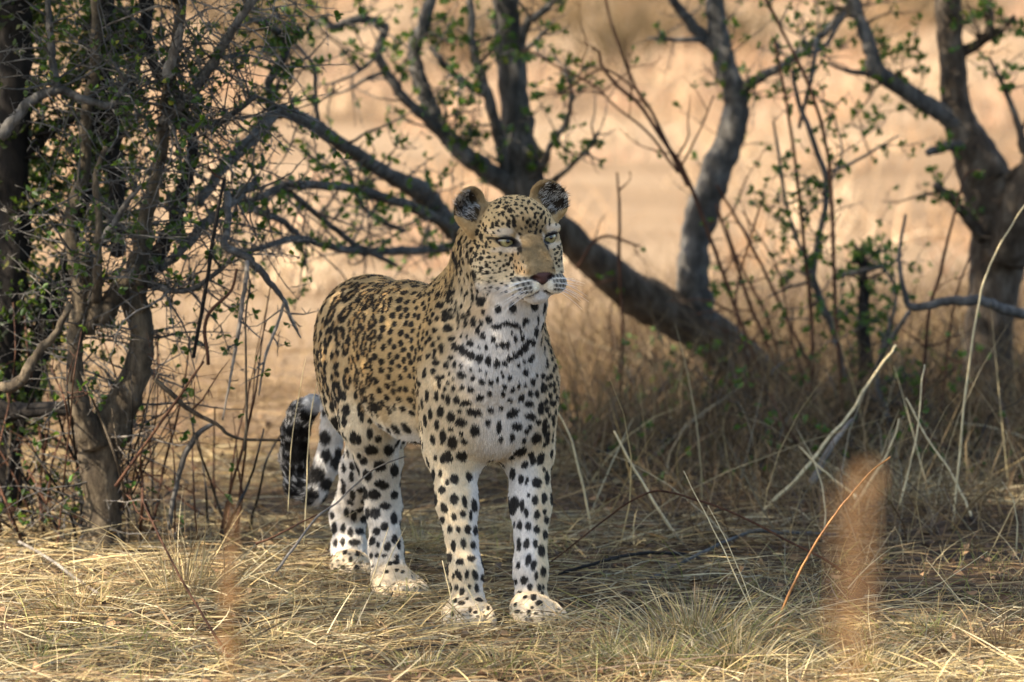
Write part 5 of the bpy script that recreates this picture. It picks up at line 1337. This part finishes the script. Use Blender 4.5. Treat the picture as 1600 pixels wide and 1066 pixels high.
twig("straw_stalk", rise([(578, 915), (590, 880), (607, 823)], 1.6, .28), "straw standing in front of the hind paw, leaning right", "straw stalk", STALK)
twig("straw_stalk", rise([(592, 915), (612, 865), (634, 823)], 1.6, .27), "second straw in front of the hind paw, leaning further right", "straw stalk", STALK)
twig("straw_stalk", rise([(716, 1006), (714, 985), (705, 935), (691, 876)], 2.6, -.24), "pale stalk standing in front of the first foreleg's outer edge", "straw stalk", STALK)
twig("bent_straw", rise([(738, 1010), (742, 990), (751, 964), (740, 936), (727, 914)], 2.2, -.24), "bent straw folded over in front of the first forepaw", "straw stalk", STALK)
twig("fallen_twig", on_ground([(492, 1054, .01), (533, 1033, .02), (577, 1024, .025), (621, 1017, .03), (665, 1011, .03), (715, 1008, .02)], 2.6), "dark twig lying across the straw below the hind paw", "twig", BARK_DARK)
twig("fallen_twig", rise([(590, 980), (602, 950), (614, 925)], 2.2, (.1, .12)), "short dark twig stuck upright in front of the hind paw", "twig", BARK_DARK)
twig("straw_stalk", rise([(900, 1002), (960, 968), (1045, 925)], 2.0, (-.12, -.05)), "straw reaching right from beside the second forepaw", "straw stalk", STALK)
twig("straw_stalk", rise([(1425, 935), (1480, 905), (1543, 862)], 1.6, (.3, .35)), "thin straw leaning right at the edge of the bare patch", "straw stalk", STALK)
twig("straw_stalk", rise([(1520, 960), (1485, 920), (1448, 875)], 1.6, (.15, .2)), "thin straw leaning left at the edge of the bare patch", "straw stalk", STALK)
twig("dry_stem", rise([(382, 705), (385, 640), (384, 500), (392, 440)], 2.2, .9), "single dry stem left of the hanging pale twig", "stem", BARK_BROWN)
twig("pale_stem", rise([(475, 850), (482, 700), (487, 640), (497, 590)], 2.0, .55), "thin pale stem standing in front of the tail", "stem", STALK)
twig("pale_stem", rise([(450, 800), (456, 690), (470, 600), (478, 560)], 1.4, .6), "thinner pale stem at the outer edge of the curled tail", "stem", STALK)

# tall seed-bearing grass close to the camera, far out of focus
m = Nodes("rusty_grass"); m.l(m.ramp(m.noise(20, 3), [(0.3, lin(132, 92, 46)), (0.7, lin(168, 124, 70))]), m.bsdf.inputs["Base Color"]); m.set(Roughness=.6); RUST = m.mat
def near_grass(px, py_top, Y, n, label, spread=.02, w=.006):
    top = W(px, py_top, Y)
    root = empty("tall_grass", (top.x, Y, 0)); tag(root, label, "grass stem", "blurred grass stems close to the camera")
    for k in range(n):
        dx, dy = grng.normal() * spread * .5, grng.normal() * spread
        hgt = top.z * grng.uniform(.93, 1.0)
        ts = np.linspace(0, 1, 9)
        path = np.stack([top.x + dx * .4 + dx * ts ** 2, np.full(9, Y) + dy * ts, hgt * ts], 1)
        rad = np.linspace(.0017, .001, 9)
        v, f, t = tube_np(path, rad, 6); a = Acc(); a.add(v, f, t)
        st = link("stem", a.mesh("stem"), RUST, root)
        N = 6
        tt = grng.uniform(.80, 1.0, N); c = np.stack([np.interp(tt, ts, path[:, j]) for j in range(3)], 1)
        d = grng.normal(size=(N, 3)) * .5 + np.array([0, 0, 1.0])
        me = leaf_cloud("seed_head", c, d, (w * 2, w * 4))
        link("seed_head", me, RUST, st)
near_grass(1345, 650, -9.4, 3, "broad rusty blur of tall grass close to the camera, right of centre", .010)
near_grass(352, 770, -6.4, 2, "narrow rusty blur of tall grass close to the camera at lower left", .012)
near_grass(612, 1010, -6.8, 1, "faint orange grass blur at the bottom edge below the hind paw", .012)
